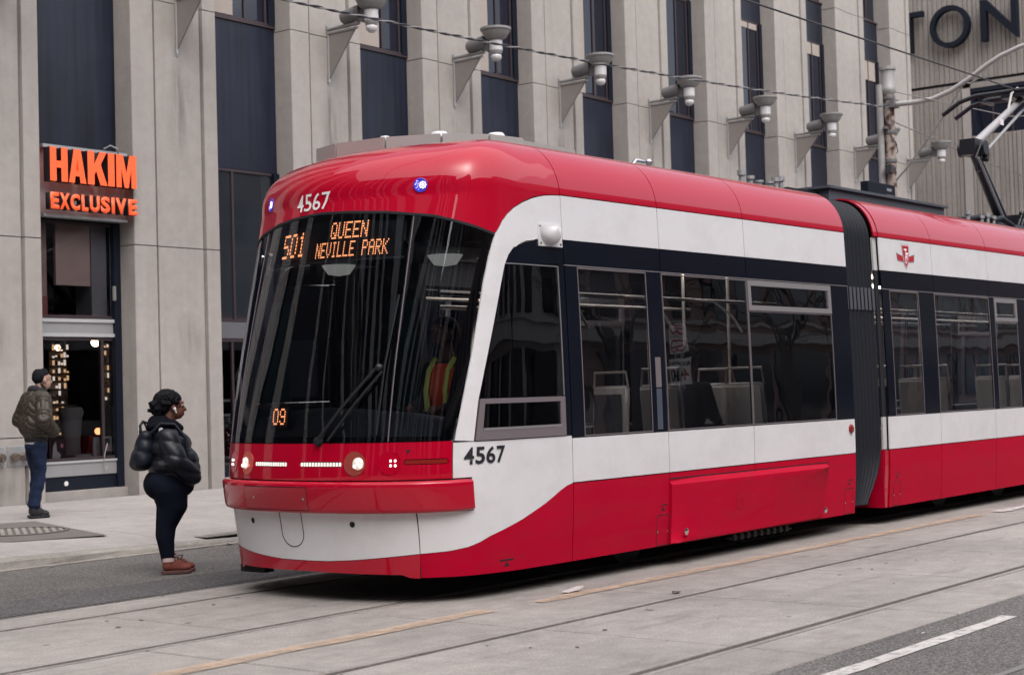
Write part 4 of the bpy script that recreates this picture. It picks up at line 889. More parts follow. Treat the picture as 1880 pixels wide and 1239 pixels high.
for i, (s, v, r) in enumerate(LAMPS):
    p, n, t, u = frame_at(s, v); head = i % 2 == 0
    b = MB(); b.lathe([(r,.002),(r*.98,-.03),(r*.80,-.075),(r*.5,-.10),(0,-.105)], c=p, axis=n, n=28)
    bw = b.obj('lamp_bowl', mat('lamp_bowl_lit', (.80,.16,.13), .18, .7) if head else M_red, tram, smooth=60, fix=False)  # headlight bowls get a brighter metal red, lamp glow put into the colour
    # the lamp sits at the outer side of the bowl
    q = p + t*(.030 if s > -SN else -.030) - n*.045
    k = MB(); k.lathe([(r*.66,-.04),(r*.66,.035),(r*.60,.045),(r*.58,.03)], c=q, axis=n, n=24); k.obj('lamp_ring', M_chrome, bw, smooth=40)
    if head:
        MB().lathe([(r*.58,.03),(r*.5,.05),(r*.25,.062),(0,.065)], c=q, axis=n, n=20).obj('headlight', mat('head_lens', (.55,.5,.46), .1, .2, emit=(1,.9,.78), estr=.25), bw, smooth=60)
        for a, c in ((-.5,-.45),(.5,-.4),(0,.5),(.1,0)): MB().ball(q+n*.055+t*a*r*.5+u*c*r*.5, r*.17, 8, 6).obj('lamp_cell', M_head, bw)
        g = MB()
        for a, c in ((-1,0),(1,0),(0,1),(0,-1)): g.box(-.004,.004,-.004,.004,-.004,.004)
    else:
        MB().lathe([(r*.58,.03),(0,.03)], c=q, axis=n, n=20).obj('lamp_back', M_intdk, bw)
        for a in (-1,1):
            for c in (-1,1): MB().ball(q+n*.038+t*a*.017+u*c*.017, .0135, 8, 6).obj('fog_led', mat('fog_led', (1,.95,.95), .3, emit=(1,.95,.95), estr=1.6), bw)
for i, (s0, s1, v, h) in enumerate(SL2):
    surf('lamp_slot', slot(s0-.006, s1+.006, v, h+.012), M_intdk if i % 2 == 0 else M_gap, tram, off=-.016, th=.004)
    if i % 2 == 0:
        w_ = surf('light_strip', slot(s0+.004, s1-.004, v, h-.010), mat('strip_lens', (.34,.28,.26), .25, emit=(1,.86,.74), estr=.12), tram, off=-.006, th=.008)
        for k in range(14):
            for rr in (-1, 1):
                p, n, t, u = frame_at(s0+.02+(s1-s0-.04)*k/13, v+rr*.007, -.004); MB().ball(p, .0062, 6, 4).obj('strip_led', M_head, w_)
    else: surf('indicator_strip', slot(s0+.004, s1-.004, v, h-.010), M_amber, tram, off=-.004, th=.01)
pp_, nn_, tt_, uu_ = frame_at(-1.40, 1.095); MB().lathe([(.012,.001),(.012,.004),(0,.004)], c=pp_, axis=nn_, n=12).obj('sensor_hole', M_gap, tram)
both('marker_lamp', rectl(-1.115-.06+1.115-1.0,-1.0,1.0,1.04), M_amber, tram, off=.001, th=.004) if False else None
# bumper
bump = [(-.945,.668),(-.945,.882),(-SN,.882),(-2*SN+.945,.882),(-2*SN+.945,.668),(-SN,.668)]
bmp = surf('bumper', [(-.945,.672)]+[(-.945,.872),(-.96,.882),(-SN,.884),(-2*SN+.96,.882),(-2*SN+.945,.872),(-2*SN+.945,.672),(-2*SN+.96,.662),(-SN,.660),(-.96,.662)], M_red, tram, th=.10, ds=.04, dv=.02, offf=lambda s, v: .058-.02*max(0, (abs(v-.772)-.09)/.02)**2 - (.0 if abs(s+SN) < 1.2 else .03*((abs(s+SN)-1.2)/.22)**2))
surf('bumper_shadow_gap', [(-.93,.655),(-.93,.898),(-2*SN+.93,.898),(-2*SN+.93,.655)], M_gap, tram, off=-.006, th=.02)
bh = lambda s, v: .0765
surf('bumper_hatch', rectl(-2.88,-2.19,.690,.846), mat('hatch_red', (.36,.002,.016), .35, coat=.8), bmp, off=.0605, th=.005, ds=.04)
surf('hatch_seam', [rectl(-2.886,-2.184,.684,.852), rectl(-2.880,-2.19,.690,.846)], M_gap, bmp, off=.0587, th=.003, ds=.04)
for s in (-2.76, -2.22):
    p, n, t, u = frame_at(s, .77, .0615); MB().lathe([(.009,0),(.009,.003),(0,.004)], c=p, axis=n, n=10).obj('screw', M_chrome, bmp)
# white skirt and white cab side
sw_front = [(-2*SN-s, v) for s, v in sw_f[::-1]] + sw_f[1:]
surf('front_skirt', [(-1.365,.655)] + [(-2*SN+1.365,.655)] + [(s, v+G*.5) for s, v in sw_front], M_wht, tram)
sd_ = [(-1.355,.655),(-.938,.655),(-.938,.893),(-1.085,.893),(-1.085,1.145),(SA-G,1.145)] + [(s, v+G*.5) for s, v in sw_r[::-1]]; sd_[6] = (SA-G,.78+G*.5); sd_[-1] = (-1.355,.36+G*.5)
both('cab_side_panel', sd_[::-1], M_wht, tram)
both('cab_side_panel', [(-.93,.40),(-.938,.655),(-.93,.655)], M_wht, tram, off=.001) if False else None
surf('front_lower_skirt', [(s, v-G*.5) for s, v in sw_front] + [(-1.365,.358),(-1.365,.185),(-1.44,.190),(-1.50,.212),(-SN,.222),(-2*SN+1.50,.212),(-2*SN+1.44,.19),(-2*SN+1.365,.185)], M_red, tram)
both('cab_lower_skirt', [(s, v-G*.5) for s, v in sw_r[:-1]] + [(SA-G,.78-G*.5),(SA-G,.18),(-.5,.182),(-1.355,.19)], M_redside, tram)
# little details on the white skirt
for s in (-1.86, -2*SN+1.80):
    p, n, t, u = frame_at(s, .575, .001); MB().lathe([(.022,.0),(.022,.003),(.012,.004),(0,.003)], c=p, axis=n, n=16).obj('skirt_plug', M_gap, tram)
n_ = 14; fl = [(-2.56,.652),(-2.56,.50)] + [(-2.445-.115*cos(pi*i/n_), .50-.10*sin(pi*i/n_)) for i in range(1,n_)] + [(-2.33,.50),(-2.33,.652)]
flo = [(-2.566,.652),(-2.566,.50)] + [(-2.445-.121*cos(pi*i/n_), .50-.106*sin(pi*i/n_)) for i in range(1,n_)] + [(-2.324,.50),(-2.324,.652)]
surf('tow_flap_seam', flo + fl[::-1], M_gap, tram, off=.002, th=.003)
both('tow_seam', rectl(-1.366,-1.354,.19,.655), M_gap, tram, off=-.004, th=.01)
# side-marker lamp at the far front corner and LED lamps on the dome
for s, nm in ((-1.515,'dome_lamp'), (-2*SN+1.515,'dome_lamp')):
    p, n, t, u = frame_at(s, 3.025); d = MB().lathe([(.054,-.004),(.054,.004),(.048,.006),(.046,.001),(0,.001)], c=p, axis=n, n=24).obj(nm, M_blue, tram, smooth=40)
    q = p+t*.018+n*.004; f = MB(); f.lathe([(.010,.0),(.010,.003),(0,.004)], c=q, axis=n, n=10)
    for k in range(8): f.lathe([(.007,.0),(.007,.003),(0,.004)], c=q+(t*cos(k*pi/4)+u*sin(k*pi/4))*.022, axis=n, n=8)
    f.obj('lamp_leds', M_head, d)
    f = MB()
    for k in range(16): a = rng.uniform(1.9,4.4); rr = rng.uniform(.02,.048); f.lathe([(.003,0),(0,.003)], c=p+(t*cos(a)+u*sin(a))*rr+n*.002, axis=n, n=6)
    f.obj('spark_leds', mat('violet_led', (.4,.35,1), .3, emit=(.55,.5,1), estr=1.2), d)
# ---- numbers
def surf_text(txt, s0, s1, v0, v1, m, off, parent, name='number', bold=.008):
    me, _ = text_mesh(txt, bold)
    bm = bmesh.new(); bm.from_mesh(me)
    for k in range(1, 6): bmesh.ops.bisect_plane(bm, geom=list(bm.verts)+list(bm.edges)+list(bm.faces), plane_co=(k/6,0,0), plane_no=(1,0,0), dist=1e-6)
    co = np.array([v.co for v in bm.verts]); s = s0+(s1-s0)*co[:,0]; v = v0+(v1-v0)*co[:,1]; P = PSv(s, v)+PN(s, v)*off
    for b, p in zip(bm.verts, P): b.co = p
    bm.to_mesh(me); bm.free(); me.materials.clear(); me.materials.append(m); return link(name, me, parent)
for k, ch in enumerate('4567'):
    surf_text(ch, -2.675+.1015*k, -2.675+.1015*k+.088, 2.912, 3.032, M_wink, .006, tram)
    surf_text(ch, -1.005+.094*k, -1.005+.094*k+.082, .985, 1.107, M_ink, .005, tram, bold=.022)
# ---- front car side
XS = [.13, 1.50, 2.93, 4.96]                   # seams, measured from XC
def side(s0, s1, first=False, last=False):
    g0, g1 = s0+G, s1-G
    both('roof_panel', rectl(g0,g1,3.03,3.98), M_red, tram, dv=.05)
    both('upper_panel', rectl(g0,g1,2.665,3.018), M_wht, tram)
    both('black_band', rectl(g0,g1,2.470,2.655), M_blk, tram)
    both('lower_panel', rectl(g0,g1,.787,1.125), M_wht, tram)
    both('red_skirt', rectl(g0,g1,.18,.777), M_redside, tram)
for a, b in zip(XS, XS[1:]): side(a, b)
# cab side glass: upper pane, hopper frame below, black quarter above
cabg = [(s+.008, v) for s, v in pil_r[1:5]] + [(-.645,2.455),(SA-.10,2.455),(SA-.10,1.455),(-.885,1.455)]
both('cab_window', [(-.88,1.46)] + [(s+.01, v) for s, v in pil_r[2:5]] + [(-.64,2.452),(.045,2.452),(.045,1.46)], G_tram, tram, off=-.004, th=.006, inner=False)
both('cab_quarter', [(s+.006, v-G) for s, v in pil_r[5:-1]] + [(SA-G,2.655),(SA-G,2.470),(-.635,2.470)], M_blk, tram)
both('window_trim', [(-.64,2.454),(.052,2.454),(.052,1.46),(.044,1.46),(.044,2.447),(-.642,2.447)], M_silver, tram, off=.002)
both('cab_post', rectl(.055,SA-G,1.155,2.465), M_blk, tram)
hp = [(-.912,1.152),(.05,1.152),(.05,1.452),(-.878,1.452)]; hp_i = [(-.85,1.225),(-.01,1.225),(-.01,1.415),(-.835,1.415)]
both('hopper_frame', [hp, hp_i], M_frdk, tram, off=.008, th=.03); both('hopper_pane', [(-.86,1.215),(.0,1.215),(.0,1.425),(-.845,1.425)], G_tram, tram, off=-.004, th=.006, inner=False)
both('hopper_rail', rectl(-.845,-.01,1.222,1.240), M_silver, tram, off=.010, th=.012)
def winrow(items):
    for kind, s0, s1 in items:
        if kind == 'post': both('window_post', rectl(s0+.003,s1-.003,1.135,2.463), M_blk, tram)
        else:
            top = 2.17 if kind == 'hop' else 2.452
            both('window', rectl(s0+.004,s1-.004,1.138,top), G_tram, tram, off=-.003, th=.006, inner=False)
            both('window_trim', [rectl(s0,s1,1.134,top+.004), rectl(s0+.009,s1-.009,1.143,top-.006)], M_frdk, tram, off=.001, th=.012)
            if kind == 'hop':
                both('hopper_frame', [rectl(s0+.002,s1-.002,2.178,2.455), rectl(s0+.055,s1-.055,2.225,2.405)], M_silver, tram, off=.008, th=.03)
                both('hopper_pane', rectl(s0+.05,s1-.05,2.22,2.41), G_tram, tram, off=-.004, th=.006, inner=False)
    s0, s1 = items[0][1], items[-1][2]
    both('top_trim', rectl(s0,s1,2.4635,2.4695), M_silver, tram, off=.003, th=.01)
winrow([('post',.135,.30),('glass',.30,1.27),('post',1.27,1.495),('glass',1.505,2.925),('hop',2.935,4.57),('post',4.57,4.955)])
# door-control recess on the post
surf('latch_plate', rectl(1.34,1.42,1.5,1.75), M_frdk, tram, off=.003, th=.004); surf('latch_plate', rectl(1.34,1.42,1.15,1.49), mat('post_grey', (.06,.07,.095), .4), tram, off=.002, th=.004)
# seams filled dark
for s in XS: both('panel_seam', rectl(s-.009,s+.009,.18,3.98), M_gap, tram, off=-.012, th=.01)
for v in (.782,1.130,2.660,3.022): both('panel_seam', rectl(.13,4.955,v-.006,v+.006), M_gap, tram, off=-.010, th=.01)
# bogie cover standing proud of the skirt
bo_ = [(1.50,.19),(4.22,.185),(4.36,.715),(1.50,.725)]
bc = surf('bogie_cover', bo_, M_redside, tram, th=.06, ds=.1, dv=.04, offf=lambda s, v: .048 + .026 - .060*max(0,1-max(0,(4.22+(v-.185)*.26)-s)/.14) - .040*max(0,1-(.725-v)/.045) - .050*max(0,1-(s-1.5)/.05))
for s, v in ((1.66,.285),(4.18,.275)):
    p, n, t, u = frame_at(s, v, .070); MB().lathe([(.03,.0),(.03,.006),(.018,.012),(0,.012)], c=p, axis=n, n=16).obj('cover_bolt', M_chrome, bc, smooth=40)
p, n, t, u = frame_at(2.55,.47,.0745); MB().lathe([(.062,0),(.062,.0015),(.058,.0015),(.058,0)], c=p, axis=n, n=28, caps=False).obj('cover_ring', mat('ring_red', (.25,.002,.012), .4), bc)
def flap(s0, s1, par=tram):
    both('access_flap_seam', [rectl(s0,s1,.185,.44), rectl(s0+.006,s1-.006,.19,.434)], M_gap, par, off=.0015, th=.002)
    both('jack_mark', [( (s0+s1)/2-.07,.515),((s0+s1)/2+.07,.515),((s0+s1)/2+.07,.525),((s0+s1)/2+.012,.525),((s0+s1)/2+.03,.50-.02),((s0+s1)/2-.03,.48),((s0+s1)/2-.012,.525),((s0+s1)/2-.07,.525)][:4], M_gap, par, off=.0015, th=.002)
    both('jack_mark', [((s0+s1)/2-.028,.475),((s0+s1)/2+.028,.475),((s0+s1)/2,.508)], M_gap, par, off=.0015, th=.002)
    for s in (s0+.012, s1-.012):
        p, n, t, u = frame_at(s, .30, .001); MB().lathe([(.008,0),(.008,.003),(0,.004)], c=p, axis=n, n=8).obj('flap_screw', M_chrome, par)
surf('cover_gap', [(1.495,.726),(4.37,.717),(4.37,.726),(1.495,.736)], M_gap, tram, off=.002, th=.004)
flap(1.31,1.485); flap(4.72,4.90)
both('jack_mark', rectl(-.72,-.58,.262,.274), M_gap, tram, off=.0015, th=.002); both('jack_mark', [(-.68,.222),(-.62,.222),(-.65,.256)], M_gap, tram, off=.0015, th=.002)
p, n, t, u = frame_at(4.86,1.03,.001); MB().lathe([(.045,0),(.045,.012),(.036,.02),(0,.022)], c=p, axis=n, n=18).obj('side_reflector', M_amber, tram, smooth=40)
# white camera hood on the arch
p, n, t, u = frame_at(-.045, 2.685, .001)
ch = MB(); Rm = Matrix((t, u, n)).transposed()
def loc(a, b, c): return p + t*a + u*b + n*c
cv = [(-.145,-.085,0),(.145,-.085,0),(.145,.085,0),(-.145,.085,0)]
ch.add([loc(*q) for q in cv]+[loc(a,b,.012) for a,b,_ in cv], [(0,1,5,4),(1,2,6,5),(2,3,7,6),(3,0,4,7),(4,5,6,7)])
nu, nv_ = 14, 8; hv = []
for i in range(nv_+1):
    for j in range(nu+1):
        a = pi*j/nu; e = (pi/2)*i/nv_; hv.append(loc(-.01+.125*cos(e)*cos(a)*1.0, .062-.135*cos(e)*sin(a)**.8, .012+.085*sin(e)**.8*(1-.25*(1-sin(a)))))
ch.add(hv, [(i*(nu+1)+j, i*(nu+1)+j+1, (i+1)*(nu+1)+j+1, (i+1)*(nu+1)+j) for i in range(nv_) for j in range(nu)])
cho = ch.obj('camera_hood', M_wht, tram, smooth=50)
for a, b in ((-.125,-.065),(.125,-.065),(-.125,.065),(.125,.065)): MB().lathe([(.009,.0),(.009,.003),(0,.003)], c=loc(a,b,.012), axis=n, n=8).obj('hood_screw', M_gap, cho)
# ---- second car
S2, S2E = 5.68, 17.0
X2 = [5.75, 7.07, 8.66, 10.2, 11.8, 13.4, 15.2, S2E]
for a, b in zip(X2, X2[1:]): side(a, b)
for s in X2[1:-1]: both('panel_seam', rectl(s-.009,s+.009,.18,3.98), M_gap, tram, off=-.012, th=.01)
for v in (.782,1.130,2.660,3.022): both('panel_seam', rectl(5.75,S2E,v-.006,v+.006), M_gap, tram, off=-.010, th=.01)
winrow([('post',5.755,5.93),('glass',5.93,6.66),('post',6.66,7.065),('glass',7.075,8.65),('post',8.665,8.80),('hop',8.80,9.52),('post',9.52,10.2),('glass',10.2,11.79),('glass',11.8,13.39),('post',13.4,13.6),('hop',13.6,15.19),('post',15.2,S2E)])
both('end_post_edge', rectl(5.66,5.745,.787,1.125), mat('end_grey', (.50,.49,.49), .5), tram, off=-.03, th=.02); both('end_post_edge', rectl(5.66,5.745,2.665,3.018), mat('end_grey', (.50,.49,.49), .5), tram, off=-.03, th=.02); both('end_post_edge', rectl(5.66,5.745,1.13,2.66), M_gap, tram, off=-.03, th=.02)
both('roof_panel', rectl(5.655,5.745,3.03,3.98), M_red, tram, off=-.006, dv=.05); both('red_skirt', rectl(5.655,5.745,.18,.777), M_red, tram, off=-.012)
flap(5.84,6.01)
MB().box(15.54, 15.556, 7.37, 9.85, .18, .78).obj('end_wall', M_redside, tram); MB().box(15.545, 15.556, 7.46, 9.76, .79, 2.96).box(15.545, 15.556, 7.80, 9.42, 2.961, 3.36).obj('end_wall', M_gap, tram)
# emblem: winged shield on the white panel
ls, lv = 6.395, 2.845; h = .105
def em(pts, m, off, nm, par): return surf(nm, [(ls+a, lv+b) for a, b in pts], m, par, off=off, th=.002, ds=.2)
shield = [(-.085,.11),(.085,.11),(.062,-.03),(.04,-.09),(.0,-.125),(-.04,-.09),(-.062,-.03)]
wings = [(-.235,.03),(-.10,-.0),(.10,-.0),(.235,.03),(.215,-.065),(.07,-.075),(-.07,-.075),(-.215,-.065)]
sc = lambda pts, f, g: [(a*f, (b-g)*f+g) for a, b in pts]
emb = em(wings, mat('emblem_grey', (.30,.28,.29), .5), .001, 'emblem', tram); em([(a*.93, b*.72-.008) for a, b in wings], M_lred, .003, 'emblem_wing', emb)
em(sc(shield,1.14,0), mat('emblem_grey', (.3,.28,.29), .5), .004, 'emblem_rim', emb); em(sc(shield,1.07,0), M_wink, .005, 'emblem_edge', emb); em(shield, M_lred, .006, 'emblem_shield', emb)
for txt, a0, a1, b0, b1 in (('T',-.045,.025,-.015,.075), ('T',-.01,.05,-.055,.035), ('C',-.035,.015,-.085,-.005)):
    surf_text(txt, ls+a0, ls+a1, lv+b0, lv+b1, M_wink, .0085, emb, 'emblem_letter', .03)
# ---- bellows
bl = MB(); xs_ = np.linspace(4.965, 5.655, 8*10+1); vs_ = np.concatenate([np.linspace(.24, VB, 30), np.linspace(VB+.06, 3.98, 16)]); NB = len(vs_)
for sgn in (0, 1):
    verts = []
    for x in xs_:
        ph = (x-4.965)/(5.655-4.965)*8; wv = abs(sin(pi*ph))**.6
        sl = .0
        s = np.full(NB, x) if not sgn else np.full(NB, -2*SN-x); P = PSv(s, vs_)+PN(s, vs_)*(-.135+.095*wv)
        # the folds are gathered forward towards the bottom
        k = np.clip((.75-vs_)/.5, 0, 1)**1.6; P[:,0] -= k*(.02+.30*(x-4.965)/.69); P[:,2] -= 0
        verts += [tuple(q) for q in P]
    n = len(xs_); bl.add(verts, [(i*NB+j, (i+1)*NB+j, (i+1)*NB+j+1, i*NB+j+1) if not sgn else (i*NB+j, i*NB+j+1, (i+1)*NB+j+1, (i+1)*NB+j) for i in range(n-1) for j in range(NB-1)])
    bl_ = None
verts = []; 
for x in xs_: verts += [(XC+x, YC-.78, VB+RH-.11+.05*abs(sin(pi*(x-4.965)/.69*8))), (XC+x, YC+.78, VB+RH-.11+.05*abs(sin(pi*(x-4.965)/.69*8)))]
bl.add(verts, [(2*i,2*i+2,2*i+3,2*i+1) for i in range(len(xs_)-1)])
blo = bl.obj('bellows', M_rub, tram, smooth=80, fix=False)
for k in range(8):
    x = 4.965+(k+.5)*.69/8
    surf('bellows_clip', rectl(x-.028,x+.028,2.24,2.47), mat('clip_rubber', (.07,.07,.085), .45), blo, off=-.034, th=.004, dv=.03, ds=.5)
# ---- roof
rf = MB()
def cap(s_list):
    return PSv(np.array(s_list), np.full(len(s_list), 3.975))
ss = [SA] + list(np.linspace(-.05,-2*SN+.05,60)) + [-2*SN-SA]
C_ = cap(ss); z = VB+RH-.006; vs = [(p[0], p[1], z) for p in C_]; vs += [(XC+4.955, YC+1.22-RA, z), (XC+4.955, YC-1.22+RA, z)]
rf.add(vs, [tuple(range(len(vs)))]); rf.box(XC+S2, XC+S2E, YC-.80, YC+.80, z-.03, z); rf.obj('roof_deck', M_roofdk, tram)
sp = [(9.76,9.75),(9.66,9.42),(9.72,8.92),(9.93,8.50),(10.24,8.26),(10.62,8.20)]; z0, z1 = 3.42, 3.615
for (a, b), (c, d) in zip(sp, sp[1:]):
    dx, dy = c-a, d-b; L_ = sqrt(dx*dx+dy*dy); g = .006/L_; a, b, c, d = a+dx*g, b+dy*g, c-dx*g, d-dy*g; nx, ny = -dy/L_*.02, dx/L_*.02
    MB().add([(a,b,z0),(c,d,z0),(c,d,z1),(a,b,z1),(a-nx,b-ny,z0),(c-nx,d-ny,z0),(c-nx,d-ny,z1),(a-nx,b-ny,z1)], [(0,1,2,3),(7,6,5,4),(0,4,5,1),(1,5,6,2),(2,6,7,3),(3,7,4,0)]).obj('roof_fairing', M_roofgrey, tram)
MB().prism([(x+.02, y+.0) for x, y in sp]+[(11.4,8.22),(11.4,9.0),(11.2,9.7),(10.6,9.8)], 'z', 3.45, 3.60).obj('fairing_top', M_roofgrey, tram)
for x, y, s in ((9.85,9.05,.045),(10.02,8.60,.075),(10.42,8.32,.075)): MB().lathe([(s,0),(s,.03),(s*.8,.05),(0,.055)], c=(x,y,3.601), n=20).obj('roof_antenna', M_wht, tram, smooth=40)
eb = MB().box(16.0, 19.1, 8.12, 9.1, 3.43, 3.63).obj('roof_box', M_roofdk, tram); MB().box(15.95, 19.15, 8.08, 9.14, 3.631, 3.66).obj('box_lid', M_roofdk, eb)
MB().box(15.3, 16.0, 8.25, 9.0, 3.40, 3.60).obj('roof_duct', M_rub, tram)
def knob(x, y, z, h, nm='roof_connector', m=None): MB().lathe([(.03,0),(.03,h*.6+.06),(.045,h*.62+.06),(.045,h+.06),(0,h+.06)], c=(x,y,z-.06), n=10).obj(nm, m or M_galv, tram, smooth=40)
lh = MB(); lh.tube([(12.05,8.12,3.44),(12.2,8.12,3.575),(12.35,8.12,3.575)], .018, 6); lh.ball((12.42,8.12,3.575), .035, 8, 6); lh.obj('roof_handle', M_chrome, tram, smooth=60)
for x, h_ in ((14.15,.13),(14.32,.09),(14.5,.06),(14.72,.07),(14.85,.12),(14.95,.14)): knob(x, 8.14, 3.53, h_)
for x, h_ in ((19.9,.13),(20.35,.10),(20.55,.15),(20.75,.12)): knob(x, 8.14, 3.53, h_)
MB().tube([(20.0,8.2,3.56),(20.4,8.16,3.62),(20.8,8.15,3.60),(21.2,8.2,3.66),(21.6,8.2,3.58)], .035, 8).obj('roof_cable', M_rub, tram, smooth=60)
MB().box(20.0, 23.2, 8.2, 9.0, 3.43, 3.60).obj('pantograph_base', M_roofdk, tram)
# pantograph
pg = MB(); pg.tube([(22.35,8.61,3.68),(21.35,8.61,4.62)], [.095,.07], 12); pa = pg.obj('pantograph_lower_arm', M_under if False else mat('panto_black', (.013,.014,.02), .35), tram, smooth=50)
MB().tube([(22.15,8.50,3.66),(21.22,8.50,4.52)], .020, 8).obj('control_rod', M_galv, pa)
kn = MB(); kn.tube([(21.32,8.42,4.66),(21.32,8.80,4.66)], .10, 12); kn.box(21.12,21.40,8.50,8.72,4.56,4.78); kn.tube([(21.22,8.46,4.7),(21.08,8.48,4.5),(21.15,8.5,4.32),(21.3,8.52,4.34)], .014, 6); kn.tube([(21.42,8.48,4.5),(21.46,8.48,4.6)], .05, 8)
kn.obj('pantograph_knee', mat('panto_black', (.013,.014,.02), .35), tram, smooth=40)
ua = MB(); ua.tube([(21.4,8.61,4.74),(23.25,8.61,5.60)], [.062,.045], 12); ua = ua.obj('pantograph_upper_arm', mat('panto_grey', (.40,.38,.39), .4, .4), tram, smooth=50)
MB().tube([(21.5,8.56,4.58),(23.3,8.56,5.50)], .022, 8).obj('guide_rod', M_galv, ua); MB().box(22.2,22.32,8.545,8.56,5.09,5.17).obj('arm_tag', M_wink, ua)
MB().tube([(22.7,8.62,5.36),(22.85,8.62,5.62),(23.1,8.62,5.74),(23.4,8.62,5.70)], .018, 6).obj('shunt_cable', mat('arm_grey', (.42,.4,.4), .5), ua, smooth=60)
hd = MB()
for x in (22.95, 23.42): hd.tube([(x,9.72,5.46),(x,9.45,5.62),(x,9.2,5.68),(x,8.0,5.68),(x,7.75,5.62),(x,7.5,5.46)], .035, 8)
hd.box(22.9,23.5,8.4,8.8,5.58,5.64); hd.box(22.95,23.42,9.1,9.16,5.58,5.62); hd.box(22.95,23.42,8.06,8.12,5.58,5.62); hd.obj('pantograph_head', mat('panto_black', (.013,.014,.02), .35), tram, smooth=50)
pb = MB(); r = np.random.default_rng(5)
pb.tube([(22.35,8.2,3.68),(22.35,9.0,3.68)], .06, 10); pb.box(22.1,22.75,8.25,8.5,3.6,3.78); pb.box(22.3,22.9,8.7,8.95,3.6,3.75); pb.box(22.0,22.3,8.4,8.8,3.6,3.70)
for k in range(7): a = r.uniform(21.7,22.5); pb.tube([(a,8.25,3.6),(a+.1*r.normal(),8.22,3.78+.08*r.random()),(a+.35,8.25,3.72),(a+.5,8.3,3.6)], .018, 6)
pb.obj('pantograph_foot', mat('panto_black', (.013,.014,.02), .35), tram)
# ---- under the floor, inner skins, interior
un = MB(); un.box(8.75, 14.8, 7.55, 9.67, .21, .34); un.box(15.4, 26.8, 7.55, 9.67, .21, .34); un.box(14.8,15.4,7.9,9.3,.25,.34); un.obj('underframe', M_under, tram)
un = MB(); un.box(11.9,13.6,7.62,9.6,.13,.215); un.box(9.0,9.6,7.9,9.35,.19,.26); un.obj('bogie_frame', M_under, tram)
MB().box(8.60,8.70,9.28,9.55,.15,.21).obj('rail_guard', M_under, tram)
for x in (11.40, 13.25, 17.9, 19.7):
    for y in (7.80, 9.30): MB().lathe([(.30,0),(.30,.06),(.26,.07),(.26,.12),(.1,.12),(0,.1)], c=(x,y,.31), axis=(0,1,0), n=24).obj('wheel', mat('wheel_steel', (.018,.018,.02), .6, .3), tram, smooth=40)
fv = MB()
for k in range(9): fv.box(12.55+k*.12, 12.60+k*.12, 7.42, 7.50, .11, .165)
fv.box(12.5,13.65,7.44,7.5,.12,.135); fv.obj('sander_rack', mat('worn_steel', (.035,.035,.04), .6, .3), tram)
def inner(s0, s1):
    for f in (lambda l: l, MIR):
        surf('inner_skin', f(rectl(s0,s1,.2,1.10)), M_intdk, tram, off=-.05, th=.006, ds=.1); surf('inner_skin', f(rectl(s0,s1,2.50,3.9)), M_intdk, tram, off=-.05, th=.006, ds=.1)
inner(SA-.3, 4.9); inner(5.8, S2E-.05)
surf('nose_lining', [(-.0,.24),(-.0,1.12),(-2*SN,1.12),(-2*SN,.24)], M_intdk, tram, off=-.11, th=.006); surf('nose_lining', [(SA,2.90),(-.6,2.90),(-SN,2.90),(-2*SN+.6,2.90),(-2*SN-SA,2.90),(-2*SN-SA,3.9),(SA,3.9)], M_intdk, tram, off=-.05, th=.006)
it = MB(); it.box(9.3, 14.8, 7.45, 9.77, .5, .54); it.box(15.6, 26.8, 7.45, 9.77, .5, .54); it.obj('floor', M_int, tram)
it = MB(); it.box(10.3, 14.8, 7.6, 9.62, 2.72, 2.76); it.box(15.6, 26.8, 7.6, 9.62, 2.72, 2.76); it.obj('ceiling', mat('ceiling_grey', (.30,.27,.26), .6), tram)
MB().box(9.0, 10.2, 7.8, 9.4, 2.60, 2.64).obj('cab_ceiling', M_intdk, tram)
for y in (8.2, 9.0): MB().box(10.6, 14.6, y-.06, y+.06, 2.69, 2.715).obj('ceiling_light', mat('ceiling_light', (.9,.85,.8), .4, emit=(1,.88,.76), estr=6.0), tram); MB().box(15.8, 26, y-.06, y+.06, 2.69, 2.715).obj('ceiling_light', MATS['ceiling_light'], tram)
MB().box(10.12, 10.2, 7.55, 8.25, .54, 2.6).box(10.12, 10.2, 8.95, 9.7, .54, 2.6).obj('cab_partition', M_intdk, tram)
MB().box(10.1, 10.115, 8.98, 9.3, 1.2, 2.3).obj('green_panel', mat('teal_panel', (.01,.06,.06), .5), tram)
# dashboard follows the nose
db = MB(); N_ = 40; s_ = np.linspace(-.75, -2*SN+.75, N_); rows = []
for off, zt in ((-.03,1.14),(-.06,1.24),(-.16,1.36),(-.34,1.42),(-.62,1.38),(-.64,1.0)):
    P = PSv(s_, np.full(N_, 1.2))+PN(s_, np.full(N_, 1.2))*off
    mid = np.clip(1-abs(s_+SN)/1.7, 0, 1); rows.append([(p[0], p[1], zt if zt < 1.2 else 1.2+(zt-1.2)*(.35+.65*(m**.6))) for p, m in zip(P, mid)])
db.add([q for row in rows for q in row], [(i*N_+j, i*N_+j+1, (i+1)*N_+j+1, (i+1)*N_+j) for i in range(len(rows)-1) for j in range(N_-1)]); db.obj('dashboard', mat('dash_grey', (.085,.092,.11), .6), tram, smooth=60)
